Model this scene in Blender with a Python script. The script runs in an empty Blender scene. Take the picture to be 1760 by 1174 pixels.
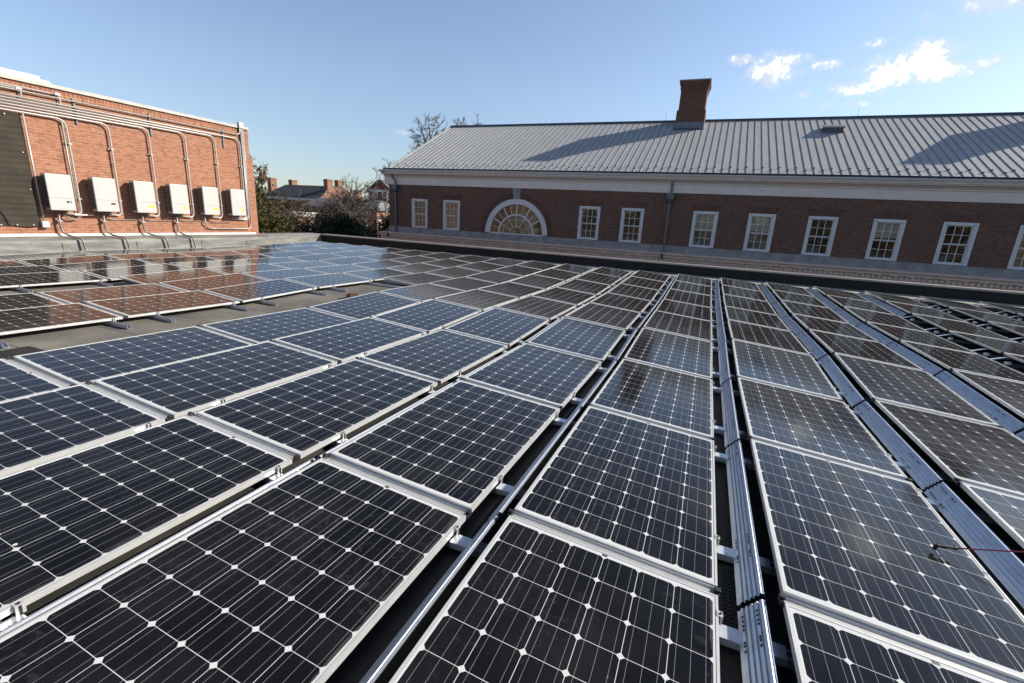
import bpy, math, random
from mathutils import Matrix, Vector
R = math.radians
scene = bpy.context.scene
COL = scene.collection

# ------------------------------------------------------------------ camera
cam = bpy.data.objects.new('camera', bpy.data.cameras.new('camera'))
COL.objects.link(cam)
cr = Vector((0.9205, 0.38688, 0.05476)); cf = Vector((-0.36125, 0.89605, -0.25807))
cr.normalize(); cf = (cf - cr*cf.dot(cr)).normalized(); cu = cr.cross(cf)
CAMPOS = Vector((-0.2658, -1.9252, 1.5549))
cam.matrix_world = Matrix(((cr.x, cu.x, -cf.x, CAMPOS.x), (cr.y, cu.y, -cf.y, CAMPOS.y), (cr.z, cu.z, -cf.z, CAMPOS.z), (0, 0, 0, 1)))
cam.data.sensor_width = 36.0
cam.data.lens = 36.0*790.465/1760
cam.data.clip_start = 0.05
cam.data.clip_end = 3000
scene.camera = cam

# ------------------------------------------------------------------ sky, sun, exposure
SUN_AZ, SUN_EL = 58.0, 29.0          # azimuth from +Y towards +X
scene.view_settings.view_transform = 'Standard'
scene.view_settings.look = 'None'
scene.view_settings.gamma = 1.0
scene.view_settings.use_curve_mapping = False
scene.view_settings.exposure = EXPO = 0.45
world = bpy.data.worlds.new('World'); scene.world = world; world.use_nodes = True

class NT:
    """small helper to write node graphs"""
    def __init__(s, tree): s.t = tree; s.t.nodes.clear()
    def n(s, typ, **kw):
        nd = s.t.nodes.new(typ)
        for k, v in kw.items(): setattr(nd, k, v)
        return nd
    def link(s, a, b): s.t.links.new(a, b)
    def put(s, sock, v):
        if isinstance(v, bpy.types.NodeSocket): s.link(v, sock)
        elif v is not None: sock.default_value = v
    def m(s, op, a, b=None, c=None, clamp=False):
        nd = s.n('ShaderNodeMath', operation=op, use_clamp=clamp)
        for i, v in enumerate((a, b, c)):
            if v is not None: s.put(nd.inputs[i], v)
        return nd.outputs[0]
    def mix(s, f, a, b, blend='MIX'):
        nd = s.n('ShaderNodeMix', data_type='RGBA', blend_type=blend)
        s.put(nd.inputs[0], f)
        for sock, v in ((nd.inputs[6], a), (nd.inputs[7], b)):
            if isinstance(v, (tuple, list)): v = (v[0], v[1], v[2], 1)
            s.put(sock, v)
        return nd.outputs[2]
    def ramp(s, f, stops):
        nd = s.n('ShaderNodeValToRGB'); e = nd.color_ramp.elements
        while len(e) < len(stops): e.new(0.5)
        for el, (p, c) in zip(e, stops):
            el.position = p; el.color = (c, c, c, 1) if isinstance(c, (int, float)) else (c[0], c[1], c[2], 1)
        s.put(nd.inputs[0], f)
        return nd.outputs[0]
    def noise(s, vec, scale, detail=4, rough=.55, dist=0.0, out=0):
        nd = s.n('ShaderNodeTexNoise'); s.put(nd.inputs['Vector'], vec)
        nd.inputs['Scale'].default_value = scale; nd.inputs['Detail'].default_value = detail
        nd.inputs['Roughness'].default_value = rough; nd.inputs['Distortion'].default_value = dist
        return nd.outputs[out]
    def obj(s): return s.n('ShaderNodeTexCoord').outputs['Object']
    def map(s, vec, loc=(0, 0, 0), rot=(0, 0, 0), sc=(1, 1, 1)):
        nd = s.n('ShaderNodeMapping'); s.put(nd.inputs[0], vec)
        nd.inputs[1].default_value = loc; nd.inputs[2].default_value = rot; nd.inputs[3].default_value = sc
        return nd.outputs[0]

def build_world():
    g = NT(world.node_tree)
    sky = g.n('ShaderNodeTexSky', sky_type='NISHITA', sun_disc=False)
    sky.sun_elevation = R(SUN_EL); sky.sun_rotation = R(SUN_AZ)
    sky.air_density = 1.0; sky.dust_density = 0.6; sky.ozone_density = 2.2; sky.altitude = 100
    d = g.n('ShaderNodeTexCoord').outputs['Generated']
    sp = g.n('ShaderNodeSeparateXYZ'); g.link(d, sp.inputs[0])
    az = g.m('MULTIPLY', g.m('ARCTAN2', sp.outputs[0], sp.outputs[1]), 57.29578)
    el = g.m('MULTIPLY', g.m('ARCSINE', sp.outputs[2]), 57.29578)
    # (azimuth, elevation, half width, half height) of each cloud, degrees
    clouds = [(3.4, 15.3, 3.1, 1.7), (.5, 16.4, 1.5, .6), (7.8, 15.5, 1.7, .6), (5.0, 16.0, 2.2, .7),
              (14.3, 14.4, 4.4, 1.9), (15.4, 15.1, 2.6, 1.6), (10.6, 13.3, 2.2, .8), (17.0, 13.9, 2.6, 1.0), (19.2, 14.3, 1.2, .7),
              (19.4, 18.8, 3.4, 1.6), (11.3, 16.7, 1.2, .5, .7), (-36.1, 8.6, 1.3, .32, .45), (6.3, 13.1, 1.0, .45, .6), (10.9, 12.0, 1.3, .35, .5), (8.6, 12.1, .7, .3, .5), (14.0, 11.6, .8, .35, .45), (14.6, 17.9, .8, .7, .55),
              (24, 23, 6, 2.4), (33, 17, 6, 2.0), (12, 27, 7, 2.2), (42, 24, 7, 3)]
    best = None
    for cl in clouds:
        a0, e0, ra, re = cl[:4]; amp = cl[4] if len(cl) > 4 else 1.0
        da = g.m('DIVIDE', g.m('SUBTRACT', az, a0), ra); de = g.m('DIVIDE', g.m('SUBTRACT', el, e0), re)
        v = g.m('SUBTRACT', 1.0, g.m('ADD', g.m('MULTIPLY', da, da), g.m('MULTIPLY', de, de)))
        if amp != 1.0: v = g.m('SUBTRACT', g.m('MULTIPLY', v, amp), .08)
        best = v if best is None else g.m('MAXIMUM', best, v)
    n1 = g.noise(d, 26.0, 7, .62, .3)
    n2 = g.noise(d, 75.0, 5, .6)
    n3 = g.noise(d, 190.0, 4, .6)
    dens = g.m('ADD', g.m('MULTIPLY', best, 1.25), g.m('ADD', g.m('MULTIPLY', g.m('SUBTRACT', n1, .5), 2.3), g.m('ADD', g.m('MULTIPLY', g.m('SUBTRACT', n2, .5), 2.1), g.m('MULTIPLY', g.m('SUBTRACT', n3, .5), 1.1))))
    dens = g.m('MINIMUM', dens, g.m('ADD', g.m('MULTIPLY', best, 2.0), 1.6))
    dens = g.m('ADD', g.m('DIVIDE', dens, 1.9), .06)
    mask = g.ramp(dens, [(-.0, 0.0), (.22, .10), (.55, .50), (1.0, .97)])
    thick = g.noise(d, 17.0, 4, .55)
    ccol = g.ramp(thick, [(.36, (.80, .83, .88)), (.56, (1.0, 1.0, .98))])
    bg1 = g.n('ShaderNodeBackground'); hs = g.n('ShaderNodeHueSaturation'); hs.inputs['Saturation'].default_value = .86; g.link(sky.outputs[0], hs.inputs['Color'])
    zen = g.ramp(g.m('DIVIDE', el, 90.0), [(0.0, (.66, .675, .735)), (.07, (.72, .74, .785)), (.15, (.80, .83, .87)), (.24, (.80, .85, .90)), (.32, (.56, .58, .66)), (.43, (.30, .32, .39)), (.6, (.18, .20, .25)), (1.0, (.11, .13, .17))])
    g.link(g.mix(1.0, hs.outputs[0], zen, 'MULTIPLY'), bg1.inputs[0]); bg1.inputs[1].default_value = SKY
    core = g.m('MULTIPLY', g.ramp(dens, [(.46, 0.0), (.95, 1.0)]), g.ramp(thick, [(.42, 0.0), (.60, 1.0)]))
    bg2 = g.n('ShaderNodeBackground'); g.link(ccol, bg2.inputs[0]); g.link(g.m('ADD', CLOUD, g.m('MULTIPLY', core, 2.6)), bg2.inputs[1])
    mx = g.n('ShaderNodeMixShader'); g.link(mask, mx.inputs[0]); g.link(bg1.outputs[0], mx.inputs[1]); g.link(bg2.outputs[0], mx.inputs[2])
    out = g.n('ShaderNodeOutputWorld'); g.link(mx.outputs[0], out.inputs[0])
SKY, CLOUD = 0.148, 0.70
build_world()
sun = bpy.data.objects.new('sun', bpy.data.lights.new('sun', 'SUN'))
COL.objects.link(sun)
sun.data.energy = 5.0; sun.data.angle = R(0.53); sun.data.color = (1.0, .93, .82)
sd = Vector((math.sin(R(SUN_AZ))*math.cos(R(SUN_EL)), math.cos(R(SUN_AZ))*math.cos(R(SUN_EL)), math.sin(R(SUN_EL))))
sun.rotation_euler = sd.to_track_quat('Z', 'Y').to_euler()
sun.location = sd*60

# ------------------------------------------------------------------ mesh helpers
class MB:
    def __init__(s): s.v = []; s.f = []; s.mi = []
    def poly(s, pts, mi=0):
        b = len(s.v); s.v += [tuple(p) for p in pts]; s.f.append(tuple(range(b, b+len(pts)))); s.mi.append(mi)
    def box(s, x0, x1, y0, y1, z0, z1, mi=0):
        b = len(s.v)
        s.v += [(x0, y0, z0), (x1, y0, z0), (x1, y1, z0), (x0, y1, z0), (x0, y0, z1), (x1, y0, z1), (x1, y1, z1), (x0, y1, z1)]
        for q in ((0, 3, 2, 1), (4, 5, 6, 7), (0, 1, 5, 4), (1, 2, 6, 5), (2, 3, 7, 6), (3, 0, 4, 7)):
            s.f.append(tuple(b+i for i in q)); s.mi.append(mi)
    def hexa(s, p, mi=0):
        b = len(s.v); s.v += [tuple(q) for q in p]
        for q in ((0, 3, 2, 1), (4, 5, 6, 7), (0, 1, 5, 4), (1, 2, 6, 5), (2, 3, 7, 6), (3, 0, 4, 7)):
            s.f.append(tuple(b+i for i in q)); s.mi.append(mi)
    def tube(s, path, r, n=8, mi=0, caps=True):
        path = [Vector(p) for p in path]; rs = r if isinstance(r, (list, tuple)) else [r]*len(path)
        b = len(s.v); up = None
        for i, p in enumerate(path):
            t = (path[min(i+1, len(path)-1)] - path[max(i-1, 0)])
            if t.length < 1e-9: t = Vector((0, 0, 1))
            t.normalize()
            if up is None: up = t.orthogonal().normalized()
            else:
                up = up - t*up.dot(t)
                up = t.orthogonal().normalized() if up.length < 1e-6 else up.normalized()
            w = t.cross(up)
            for k in range(n):
                a = 2*math.pi*k/n
                s.v.append(tuple(p + (up*math.cos(a) + w*math.sin(a))*rs[i]))
        for i in range(len(path)-1):
            for k in range(n):
                a, c = b+i*n+k, b+i*n+(k+1) % n
                s.f.append((a, c, c+n, a+n)); s.mi.append(mi)
        if caps:
            s.f.append(tuple(b+k for k in reversed(range(n)))); s.mi.append(mi)
            e = b+(len(path)-1)*n
            s.f.append(tuple(e+k for k in range(n))); s.mi.append(mi)
    def extrude(s, prof, axis, a0, a1, mi=0, closed=True):
        """sweep a profile along x or y; prof holds (other, z)"""
        b = len(s.v); n = len(prof)
        for a in (a0, a1):
            for o, z in prof: s.v.append((a, o, z) if axis == 'x' else (o, a, z))
        rng = range(n if closed else n-1)
        for k in rng:
            k2 = (k+1) % n
            s.f.append((b+k, b+k2, b+n+k2, b+n+k)); s.mi.append(mi)
        if closed:
            s.f.append(tuple(b+k for k in reversed(range(n)))); s.mi.append(mi)
            s.f.append(tuple(b+n+k for k in range(n))); s.mi.append(mi)
    def build(s, name, mats, parent=None, smooth=False, bevel=0, loc=None):
        me = bpy.data.meshes.new(name); me.from_pydata(s.v, [], s.f)
        if not isinstance(mats, (list, tuple)): mats = [mats]
        for m in mats: me.materials.append(m)
        me.polygons.foreach_set('material_index', s.mi)
        if smooth: me.polygons.foreach_set('use_smooth', [True]*len(me.polygons))
        me.update()
        o = bpy.data.objects.new(name, me); COL.objects.link(o)
        if parent: o.parent = parent
        if loc: o.location = loc
        if bevel:
            md = o.modifiers.new('bevel', 'BEVEL'); md.width = bevel; md.segments = 2; md.limit_method = 'ANGLE'; md.angle_limit = R(40)
        return o
def fixn(o):
    import bmesh
    bm = bmesh.new(); bm.from_mesh(o.data); bmesh.ops.recalc_face_normals(bm, faces=bm.faces); bm.to_mesh(o.data); bm.free(); return o

def tag(o, label=None, cat=None, group=None, kind=None):
    if label: o['label'] = label
    if cat: o['category'] = cat
    if group: o['group'] = group
    if kind: o['kind'] = kind
    return o
def thing(name, label, cat, loc=(0, 0, 0), group=None):
    o = bpy.data.objects.new(name, None); COL.objects.link(o); o.location = loc
    o.empty_display_size = .2
    return tag(o, label, cat, group)
def dup(root, label=None):
    def cp(o, par):
        c = o.copy(); COL.objects.link(c)
        if par: c.parent = par
        for ch in o.children: cp(ch, c)
        return c
    c = cp(root, None)
    if label: c['label'] = label
    return c

# ------------------------------------------------------------------ materials
def mat(name, fn):
    m = bpy.data.materials.new(name); m.use_nodes = True
    g = NT(m.node_tree)
    out = g.n('ShaderNodeOutputMaterial'); b = g.n('ShaderNodeBsdfPrincipled'); g.link(b.outputs[0], out.inputs[0])
    fn(g, b); return m
def setp(g, b, col=None, rough=None, metal=None, spec=None, bump=None, bdist=.01, bstr=.5):
    if col is not None: g.put(b.inputs['Base Color'], (col[0], col[1], col[2], 1) if isinstance(col, tuple) else col)
    if rough is not None: g.put(b.inputs['Roughness'], rough)
    if metal is not None: g.put(b.inputs['Metallic'], metal)
    if spec is not None: g.put(b.inputs['Specular IOR Level'], spec)
    if bump is not None:
        n = g.n('ShaderNodeBump'); n.inputs['Strength'].default_value = bstr; n.inputs['Distance'].default_value = bdist
        g.link(bump, n.inputs['Height']); g.link(n.outputs[0], b.inputs['Normal'])
def plain(name, col, rough=.5, metal=0.0, var=.15, scale=6.0, bump=0.0, spec=None):
    def fn(g, b):
        o = g.obj(); n = g.noise(o, scale, 5, .6)
        lo = tuple(c*(1-var) for c in col); hi = tuple(min(1, c*(1+var)) for c in col)
        c = g.ramp(n, [(.3, lo), (.7, hi)])
        setp(g, b, c, g.m('ADD', rough-.06, g.m('MULTIPLY', n, .12)), metal, spec, g.noise(o, scale*6, 3) if bump else None, .01, bump)
    return mat(name, fn)
def brick(name, c1, c2, mortar, axes, bw=.2, bh=.065, ms=.009, rot=False, stain=.25):
    """brickwork on a wall; axes gives which object axes run along and up the wall"""
    def fn(g, b):
        sp = g.n('ShaderNodeSeparateXYZ'); g.link(g.obj(), sp.inputs[0])
        cb = g.n('ShaderNodeCombineXYZ')
        a, c = ('XYZ'.index(x) for x in axes)
        g.link(sp.outputs[a], cb.inputs[0]); g.link(sp.outputs[c], cb.inputs[1])
        t = g.n('ShaderNodeTexBrick'); g.link(cb.outputs[0], t.inputs['Vector'])
        t.inputs['Scale'].default_value = 1.0; t.inputs['Brick Width'].default_value = bw+ms; t.inputs['Row Height'].default_value = bh+ms
        t.inputs['Mortar Size'].default_value = ms*.55; t.inputs['Mortar Smooth'].default_value = .2; t.inputs['Bias'].default_value = 0
        if rot: t.offset = 0.0
        t.inputs['Color1'].default_value = (*c1, 1); t.inputs['Color2'].default_value = (*c2, 1); t.inputs['Mortar'].default_value = (*mortar, 1)
        # per brick darkening: coarse noise sampled across courses
        cell = g.noise(g.map(cb.outputs[0], sc=(1/(bw+ms), 1/(bh+ms), 1)), 1.1, 1, .5)
        col = g.mix(g.m('MULTIPLY', g.ramp(cell, [(.36, 1.0), (.5, 0.0)]), .45), t.outputs['Color'], tuple(x*.5 for x in c2))
        big = g.noise(cb.outputs[0], .9, 4, .6)
        col = g.mix(g.m('MULTIPLY', g.ramp(big, [(.35, 1.0), (.65, 0.0)]), stain), col, tuple(x*.62 for x in c1))
        fine = g.noise(cb.outputs[0], 60, 3, .6)
        col = g.mix(.35, col, g.ramp(fine, [(.3, .75), (.7, 1.25)]), 'MULTIPLY')
        setp(g, b, col, .85, 0, .3, t.outputs['Fac'], .006, -.6)
    return mat(name, fn)

M = {}
def cell_mat(g, b):
    sp = g.n('ShaderNodeSeparateXYZ'); o = g.obj(); g.link(o, sp.inputs[0])
    u = g.m('DIVIDE', g.m('ADD', sp.outputs[0], PW-.0205), .1585); v = g.m('DIVIDE', g.m('SUBTRACT', sp.outputs[1], .0325), .1585)
    fu = g.m('ABSOLUTE', g.m('SUBTRACT', g.m('FRACT', u), .5)); fv = g.m('ABSOLUTE', g.m('SUBTRACT', g.m('FRACT', v), .5))
    ins = g.m('MULTIPLY', g.m('LESS_THAN', fu, .4925), g.m('LESS_THAN', fv, .4925))
    rad = g.m('SQRT', g.m('ADD', g.m('MULTIPLY', fu, fu), g.m('MULTIPLY', fv, fv)))
    ins = g.m('MULTIPLY', ins, g.m('LESS_THAN', rad, .637))
    for val, hi in ((u, 6.0), (v, 10.0)):
        ins = g.m('MULTIPLY', ins, g.m('MULTIPLY', g.m('GREATER_THAN', val, 0.0), g.m('LESS_THAN', val, hi)))
    bus = None
    for c in (-.333, 0.0, .333):
        d = g.m('ABSOLUTE', g.m('SUBTRACT', g.m('SUBTRACT', g.m('FRACT', u), .5), c))
        k = g.m('LESS_THAN', d, .0050); bus = k if bus is None else g.m('MAXIMUM', bus, k)
    cellid = g.n('ShaderNodeCombineXYZ'); g.link(g.m('FLOOR', u), cellid.inputs[0]); g.link(g.m('FLOOR', v), cellid.inputs[1])
    oi = g.n('ShaderNodeObjectInfo'); g.link(oi.outputs['Random'], cellid.inputs[2])
    wn = g.n('ShaderNodeTexWhiteNoise'); g.link(cellid.outputs[0], wn.inputs[0])
    ccol = g.mix(wn.outputs[0], (.0060, .0062, .0080), (.0095, .0098, .0122))
    ccol = g.mix(g.m('MULTIPLY', oi.outputs['Random'], .6), ccol, (.0105, .0100, .0110))
    col = g.mix(g.m('MULTIPLY', bus, .8), ccol, (.27, .28, .31))
    col = g.mix(ins, (.64, .65, .65), col)
    # dust film and small specks on the glass
    off = g.n('ShaderNodeVectorMath', operation='ADD'); g.link(o, off.inputs[0])
    rv = g.n('ShaderNodeCombineXYZ'); g.link(g.m('MULTIPLY', oi.outputs['Random'], 37.0), rv.inputs[0]); g.link(rv.outputs[0], off.inputs[1])
    dust = g.noise(off.outputs[0], 2.2, 6, .65)
    film = g.ramp(dust, [(.42, 0.0), (.8, .035)])
    blot = g.noise(off.outputs[0], 16.0, 3, .7, 1.5)
    area = g.noise(off.outputs[0], 1.3, 2, .5)
    film = g.m('ADD', film, g.m('MULTIPLY', g.ramp(blot, [(.55, 0.0), (.66, .05)]), g.ramp(area, [(.5, 0.0), (.62, 1.0)])))
    edge = g.m('MULTIPLY', g.m('GREATER_THAN', g.m('ADD', sp.outputs[0], g.m('MULTIPLY', g.m('SUBTRACT', dust, .5), .06)), -.034), .14)
    film = g.m('ADD', film, edge)
    spots = g.n('ShaderNodeTexVoronoi'); spots.inputs['Scale'].default_value = 9.0; g.link(off.outputs[0], spots.inputs['Vector'])
    sc = g.n('ShaderNodeSeparateXYZ'); g.link(spots.outputs['Color'], sc.inputs[0])
    speck = g.m('MULTIPLY', g.m('LESS_THAN', spots.outputs['Distance'], .022), g.m('GREATER_THAN', sc.outputs[0], .72))
    col = g.mix(film, col, (.36, .34, .31))
    col = g.mix(g.m('MULTIPLY', speck, .55), col, (.5, .5, .48))
    drop = g.n('ShaderNodeTexVoronoi'); drop.inputs['Scale'].default_value = 1.7; g.link(off.outputs[0], drop.inputs['Vector'])
    dc = g.n('ShaderNodeSeparateXYZ'); g.link(drop.outputs['Color'], dc.inputs[0])
    dr_ = g.m('MULTIPLY', g.m('LESS_THAN', g.m('ADD', drop.outputs['Distance'], g.m('MULTIPLY', g.m('SUBTRACT', blot, .5), .03)), .018), g.m('GREATER_THAN', dc.outputs[1], .88))
    col = g.mix(dr_, col, (.62, .62, .58))
    setp(g, b, col, g.m('ADD', .065, g.m('MULTIPLY', dust, .07)), 0.0)
    b.inputs['IOR'].default_value = 1.35
PW, PL = .992, 1.65
M['cells'] = mat('solar_cells_under_glass', cell_mat)
M['alu'] = plain('anodised_aluminium', (.68, .68, .665), .38, .35, .06, 9)
M['channel'] = plain('grey_aluminium_channel', (.55, .55, .54), .45, .4, .08, 12)
M['clip'] = plain('black_plastic', (.02, .02, .021), .5)
M['bolt'] = plain('dark_steel', (.12, .12, .12), .4, .8)
def galv(g, b):
    o = g.obj(); n = g.noise(o, 18, 4, .6); v = g.n('ShaderNodeTexVoronoi'); v.inputs['Scale'].default_value = 60; g.link(o, v.inputs['Vector'])
    c = g.mix(g.m('MULTIPLY', v.outputs['Distance'], .6), (.58, .64, .73), (.72, .77, .83))
    setp(g, b, g.mix(g.ramp(n, [(.4, 0.0), (.75, .35)]), c, (.42, .44, .47)), g.m('ADD', .34, g.m('MULTIPLY', n, .2)), .9)
M['galv'] = mat('galvanised_steel', galv)
M['plate'] = plain('bright_zinc_plate', (.80, .83, .87), .32, .55, .06, 10)
M['sticker'] = plain('sticker_grey', (.09, .09, .09), .6)
M['slot'] = plain('slot_dark', (.01, .01, .01), .8)
def membrane(g, b):
    sp = g.n('ShaderNodeSeparateXYZ'); o = g.obj(); g.link(o, sp.inputs[0])
    n = g.noise(o, .9, 7, .65); f = g.noise(o, 35, 4, .6)
    c = g.ramp(n, [(.3, (.10, .092, .08)), (.50, (.175, .16, .138)), (.70, (.26, .24, .205))])
    c = g.mix(.5, c, g.ramp(f, [(.3, .7), (.7, 1.25)]), 'MULTIPLY')
    lap = g.m('ABSOLUTE', g.m('SUBTRACT', g.m('FRACT', g.m('ADD', g.m('DIVIDE', sp.outputs[1], .97), g.m('MULTIPLY', g.noise(o, .6, 2), .05))), .5))
    c = g.mix(g.m('MULTIPLY', g.m('LESS_THAN', lap, .012), .7), c, (.045, .04, .035))
    # same membrane, coloured near-black right of the bare strip
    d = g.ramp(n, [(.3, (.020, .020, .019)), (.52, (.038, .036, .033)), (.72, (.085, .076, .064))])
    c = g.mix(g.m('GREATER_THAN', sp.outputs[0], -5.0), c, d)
    setp(g, b, c, .7, 0, .35, f, .004, .5)
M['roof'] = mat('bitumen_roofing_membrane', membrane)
def curbm(g, b):
    o = g.obj(); n = g.noise(g.map(o, sc=(1, .35, 2.2)), 3.0, 7, .7); f = g.noise(o, 25, 4, .6)
    c = g.ramp(n, [(.3, (.10, .098, .09)), (.5, (.19, .185, .17)), (.72, (.33, .31, .28))])
    c = g.mix(.4, c, g.ramp(f, [(.3, .7), (.7, 1.2)]), 'MULTIPLY')
    setp(g, b, c, .6, 0, .4, f, .01, .4)
M['curb'] = mat('weathered_grey_membrane', curbm)
M['blackmem'] = plain('black_rubber_membrane', (.012, .0125, .015), .55, 0, .3, 3, .3, .3)
def copingm(g, b):
    o = g.obj(); n = g.noise(g.map(o, sc=(.6, .6, 4)), 5, 6, .7)
    setp(g, b, g.ramp(n, [(.3, (.26, .24, .22)), (.55, (.38, .345, .31)), (.75, (.46, .42, .37))]), .45, .3)
M['coping'] = mat('weathered_metal_coping', copingm)
M['whitepaint'] = plain('white_paint', (.60, .59, .56), .5, 0, .05, 4)
M['trim'] = plain('cream_white_painted_trim', (.87, .74, .67), .55, 0, .06, 2.5)
M['trimwin'] = plain('white_window_paint', (.78, .74, .73), .45, 0, .05, 5)
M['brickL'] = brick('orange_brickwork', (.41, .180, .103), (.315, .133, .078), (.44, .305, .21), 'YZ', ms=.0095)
M['brickLs'] = brick('orange_soldier_bricks', (.37, .148, .082), (.27, .105, .062), (.48, .33, .22), 'YZ', bw=.085, bh=.3, ms=.012, rot=True)
M['brickLe'] = brick('orange_brickwork_end', (.47, .175, .085), (.33, .115, .058), (.50, .33, .21), 'XZ')
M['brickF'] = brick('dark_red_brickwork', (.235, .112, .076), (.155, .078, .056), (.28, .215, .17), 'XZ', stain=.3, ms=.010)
M['brickFs'] = brick('dark_red_soldier_bricks', (.20, .092, .064), (.14, .066, .050), (.23, .17, .135), 'XZ', bw=.065, bh=.34, rot=True)
M['brickFe'] = brick('dark_red_brickwork_side', (.23, .088, .066), (.15, .058, .046), (.18, .12, .10), 'YZ')
M['brickC'] = brick('chimney_brickwork', (.185, .088, .062), (.125, .060, .045), (.18, .13, .105), 'XZ', stain=.3)
M['brickA'] = brick('distant_orange_brick', (.31, .150, .095), (.24, .11, .07), (.33, .25, .19), 'YZ')
M['brickB'] = brick('distant_red_brick', (.20, .085, .065), (.15, .06, .05), (.2, .14, .11), 'XZ')
M['stone'] = plain('grey_limestone', (.31, .30, .29), .8, 0, .28, 2.2, .2)
M['pinkstone'] = plain('pinkish_painted_cornice', (.88, .64, .51), .75, 0, .12, 2.5, .15)
def metalroof(g, b):
    o = g.obj(); n = g.noise(g.map(o, sc=(1, .25, .25)), 4.0, 6, .65); f = g.noise(g.map(o, sc=(1, 6, 6)), 5, 4, .6)
    c = g.ramp(n, [(.3, (.54, .535, .52)), (.7, (.66, .65, .63))])
    c = g.mix(.5, c, g.ramp(f, [(.35, .88), (.65, 1.08)]), 'MULTIPLY')
    setp(g, b, c, .5, .25, .5)
M['metalroof'] = mat('pale_grey_standing_seam_roof', metalroof)
M['seam'] = plain('roof_seam_metal', (.33, .335, .345), .45, .3, .1, 3)  # darker than the sheets: the seams' shaded sides are put into the colour
M['darkmetal'] = plain('dark_slate_grey_metal', (.075, .085, .105), .45, .4, .15, 4)
M['leadgrey'] = plain('blue_grey_sheet_metal', (.15, .165, .19), .5, .4, .15, 3)
M['ventgrey'] = plain('grey_vent_metal', (.28, .28, .29), .5, .4, .1, 4)
M['inv'] = plain('inverter_pale_grey_paint', (.50, .495, .47), .42, 0, .03, 4)
M['invseam'] = plain('inverter_seam_grey', (.22, .22, .215), .6)
M['invside'] = plain('inverter_dark_grey', (.10, .10, .105), .5, .3)
M['yellow'] = plain('yellow_warning_label', (.85, .68, .04), .5, 0, .05)
M['screen'] = plain('black_display', (.012, .012, .012), .25)
M['redled'] = plain('red_digits', (.45, .03, .02), .4)
M['pipe'] = plain('galvanised_conduit', (.47, .455, .43), .38, .2, .08, 14)
M['flex'] = plain('dark_flexible_conduit', (.24, .225, .21), .45, .3, .15, 20)
M['rubber'] = plain('black_rubber', (.012, .012, .012), .75, 0, .3, 20, .4)
M['mat'] = plain('dusty_black_rubber', (.030, .030, .029), .7, 0, .35, 8, .3)
def tarpm(g, b):
    sp = g.n('ShaderNodeSeparateXYZ'); o = g.obj(); g.link(o, sp.inputs[0])
    w = g.m('ABSOLUTE', g.m('SUBTRACT', g.m('FRACT', g.m('MULTIPLY', sp.outputs[2], 7.0)), .5))
    n = g.noise(o, 3, 5, .6)
    c = g.mix(g.ramp(w, [(.0, 0.0), (.5, 1.0)]), (.060, .047, .034), (.090, .072, .052))
    setp(g, b, g.mix(n, c, (.03, .027, .022)), .8, 0, .2, w, .02, .4)
M['tarp'] = mat('dark_mesh_screen', tarpm)
M['wood'] = plain('tan_plywood', (.46, .30, .13), .7, 0, .2, 1.5)
def glassm(g, b):
    # thin window glass: part mirror, part see-through
    out = [n for n in g.t.nodes if n.type == 'OUTPUT_MATERIAL'][0]
    gl = g.n('ShaderNodeBsdfGlossy'); gl.inputs['Roughness'].default_value = .01; gl.inputs[0].default_value = (1, 1, 1, 1)
    tr = g.n('ShaderNodeBsdfTransparent'); tr.inputs[0].default_value = (.90, .90, .88, 1)
    fr = g.n('ShaderNodeFresnel'); fr.inputs[0].default_value = 1.5
    wob = g.n('ShaderNodeBump'); wob.inputs['Strength'].default_value = .06; wob.inputs['Distance'].default_value = .05
    g.link(g.noise(g.obj(), 2.5, 2), wob.inputs['Height']); g.link(wob.outputs[0], gl.inputs['Normal'])
    mx = g.n('ShaderNodeMixShader'); g.link(g.m('MULTIPLY', fr.outputs[0], 1.0, clamp=True), mx.inputs[0])
    g.link(tr.outputs[0], mx.inputs[1]); g.link(gl.outputs[0], mx.inputs[2]); g.link(mx.outputs[0], out.inputs[0])
M['glass'] = mat('window_glass', glassm)
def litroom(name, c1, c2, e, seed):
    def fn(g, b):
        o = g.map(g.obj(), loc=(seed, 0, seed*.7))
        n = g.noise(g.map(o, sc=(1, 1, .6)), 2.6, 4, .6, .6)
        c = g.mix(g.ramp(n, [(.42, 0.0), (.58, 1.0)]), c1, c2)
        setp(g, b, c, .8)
        g.put(b.inputs['Emission Color'], c); b.inputs['Emission Strength'].default_value = e  # emission stands in for room light on walls, blinds and furniture
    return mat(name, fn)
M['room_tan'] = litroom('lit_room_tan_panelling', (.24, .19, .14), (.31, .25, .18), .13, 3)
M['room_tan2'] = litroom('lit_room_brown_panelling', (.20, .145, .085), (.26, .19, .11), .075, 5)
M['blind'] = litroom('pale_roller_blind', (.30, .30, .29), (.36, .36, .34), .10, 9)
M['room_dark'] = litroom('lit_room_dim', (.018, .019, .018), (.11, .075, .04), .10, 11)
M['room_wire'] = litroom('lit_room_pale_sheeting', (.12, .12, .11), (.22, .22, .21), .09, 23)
M['yellowduct'] = plain('yellow_duct', (.65, .45, .03), .5)
M['slate'] = plain('dark_slate_roof', (.055, .060, .066), .7, 0, .2, 1.2)
M['greyroof'] = plain('grey_flat_roofing', (.17, .175, .18), .7, 0, .2, 1.0)
M['bark'] = plain('grey_brown_bark', (.13, .105, .085), .9, 0, .3, 5)
M['twig'] = plain('brown_twigs', (.120, .085, .062), .9, 0, .35, 1.3)
M['twiggrey'] = plain('grey_twigs', (.125, .105, .09), .9, 0, .3, 1.3)
M['palebark'] = plain('pale_sycamore_bark', (.42, .39, .33), .85, 0, .3, 4)
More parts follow.
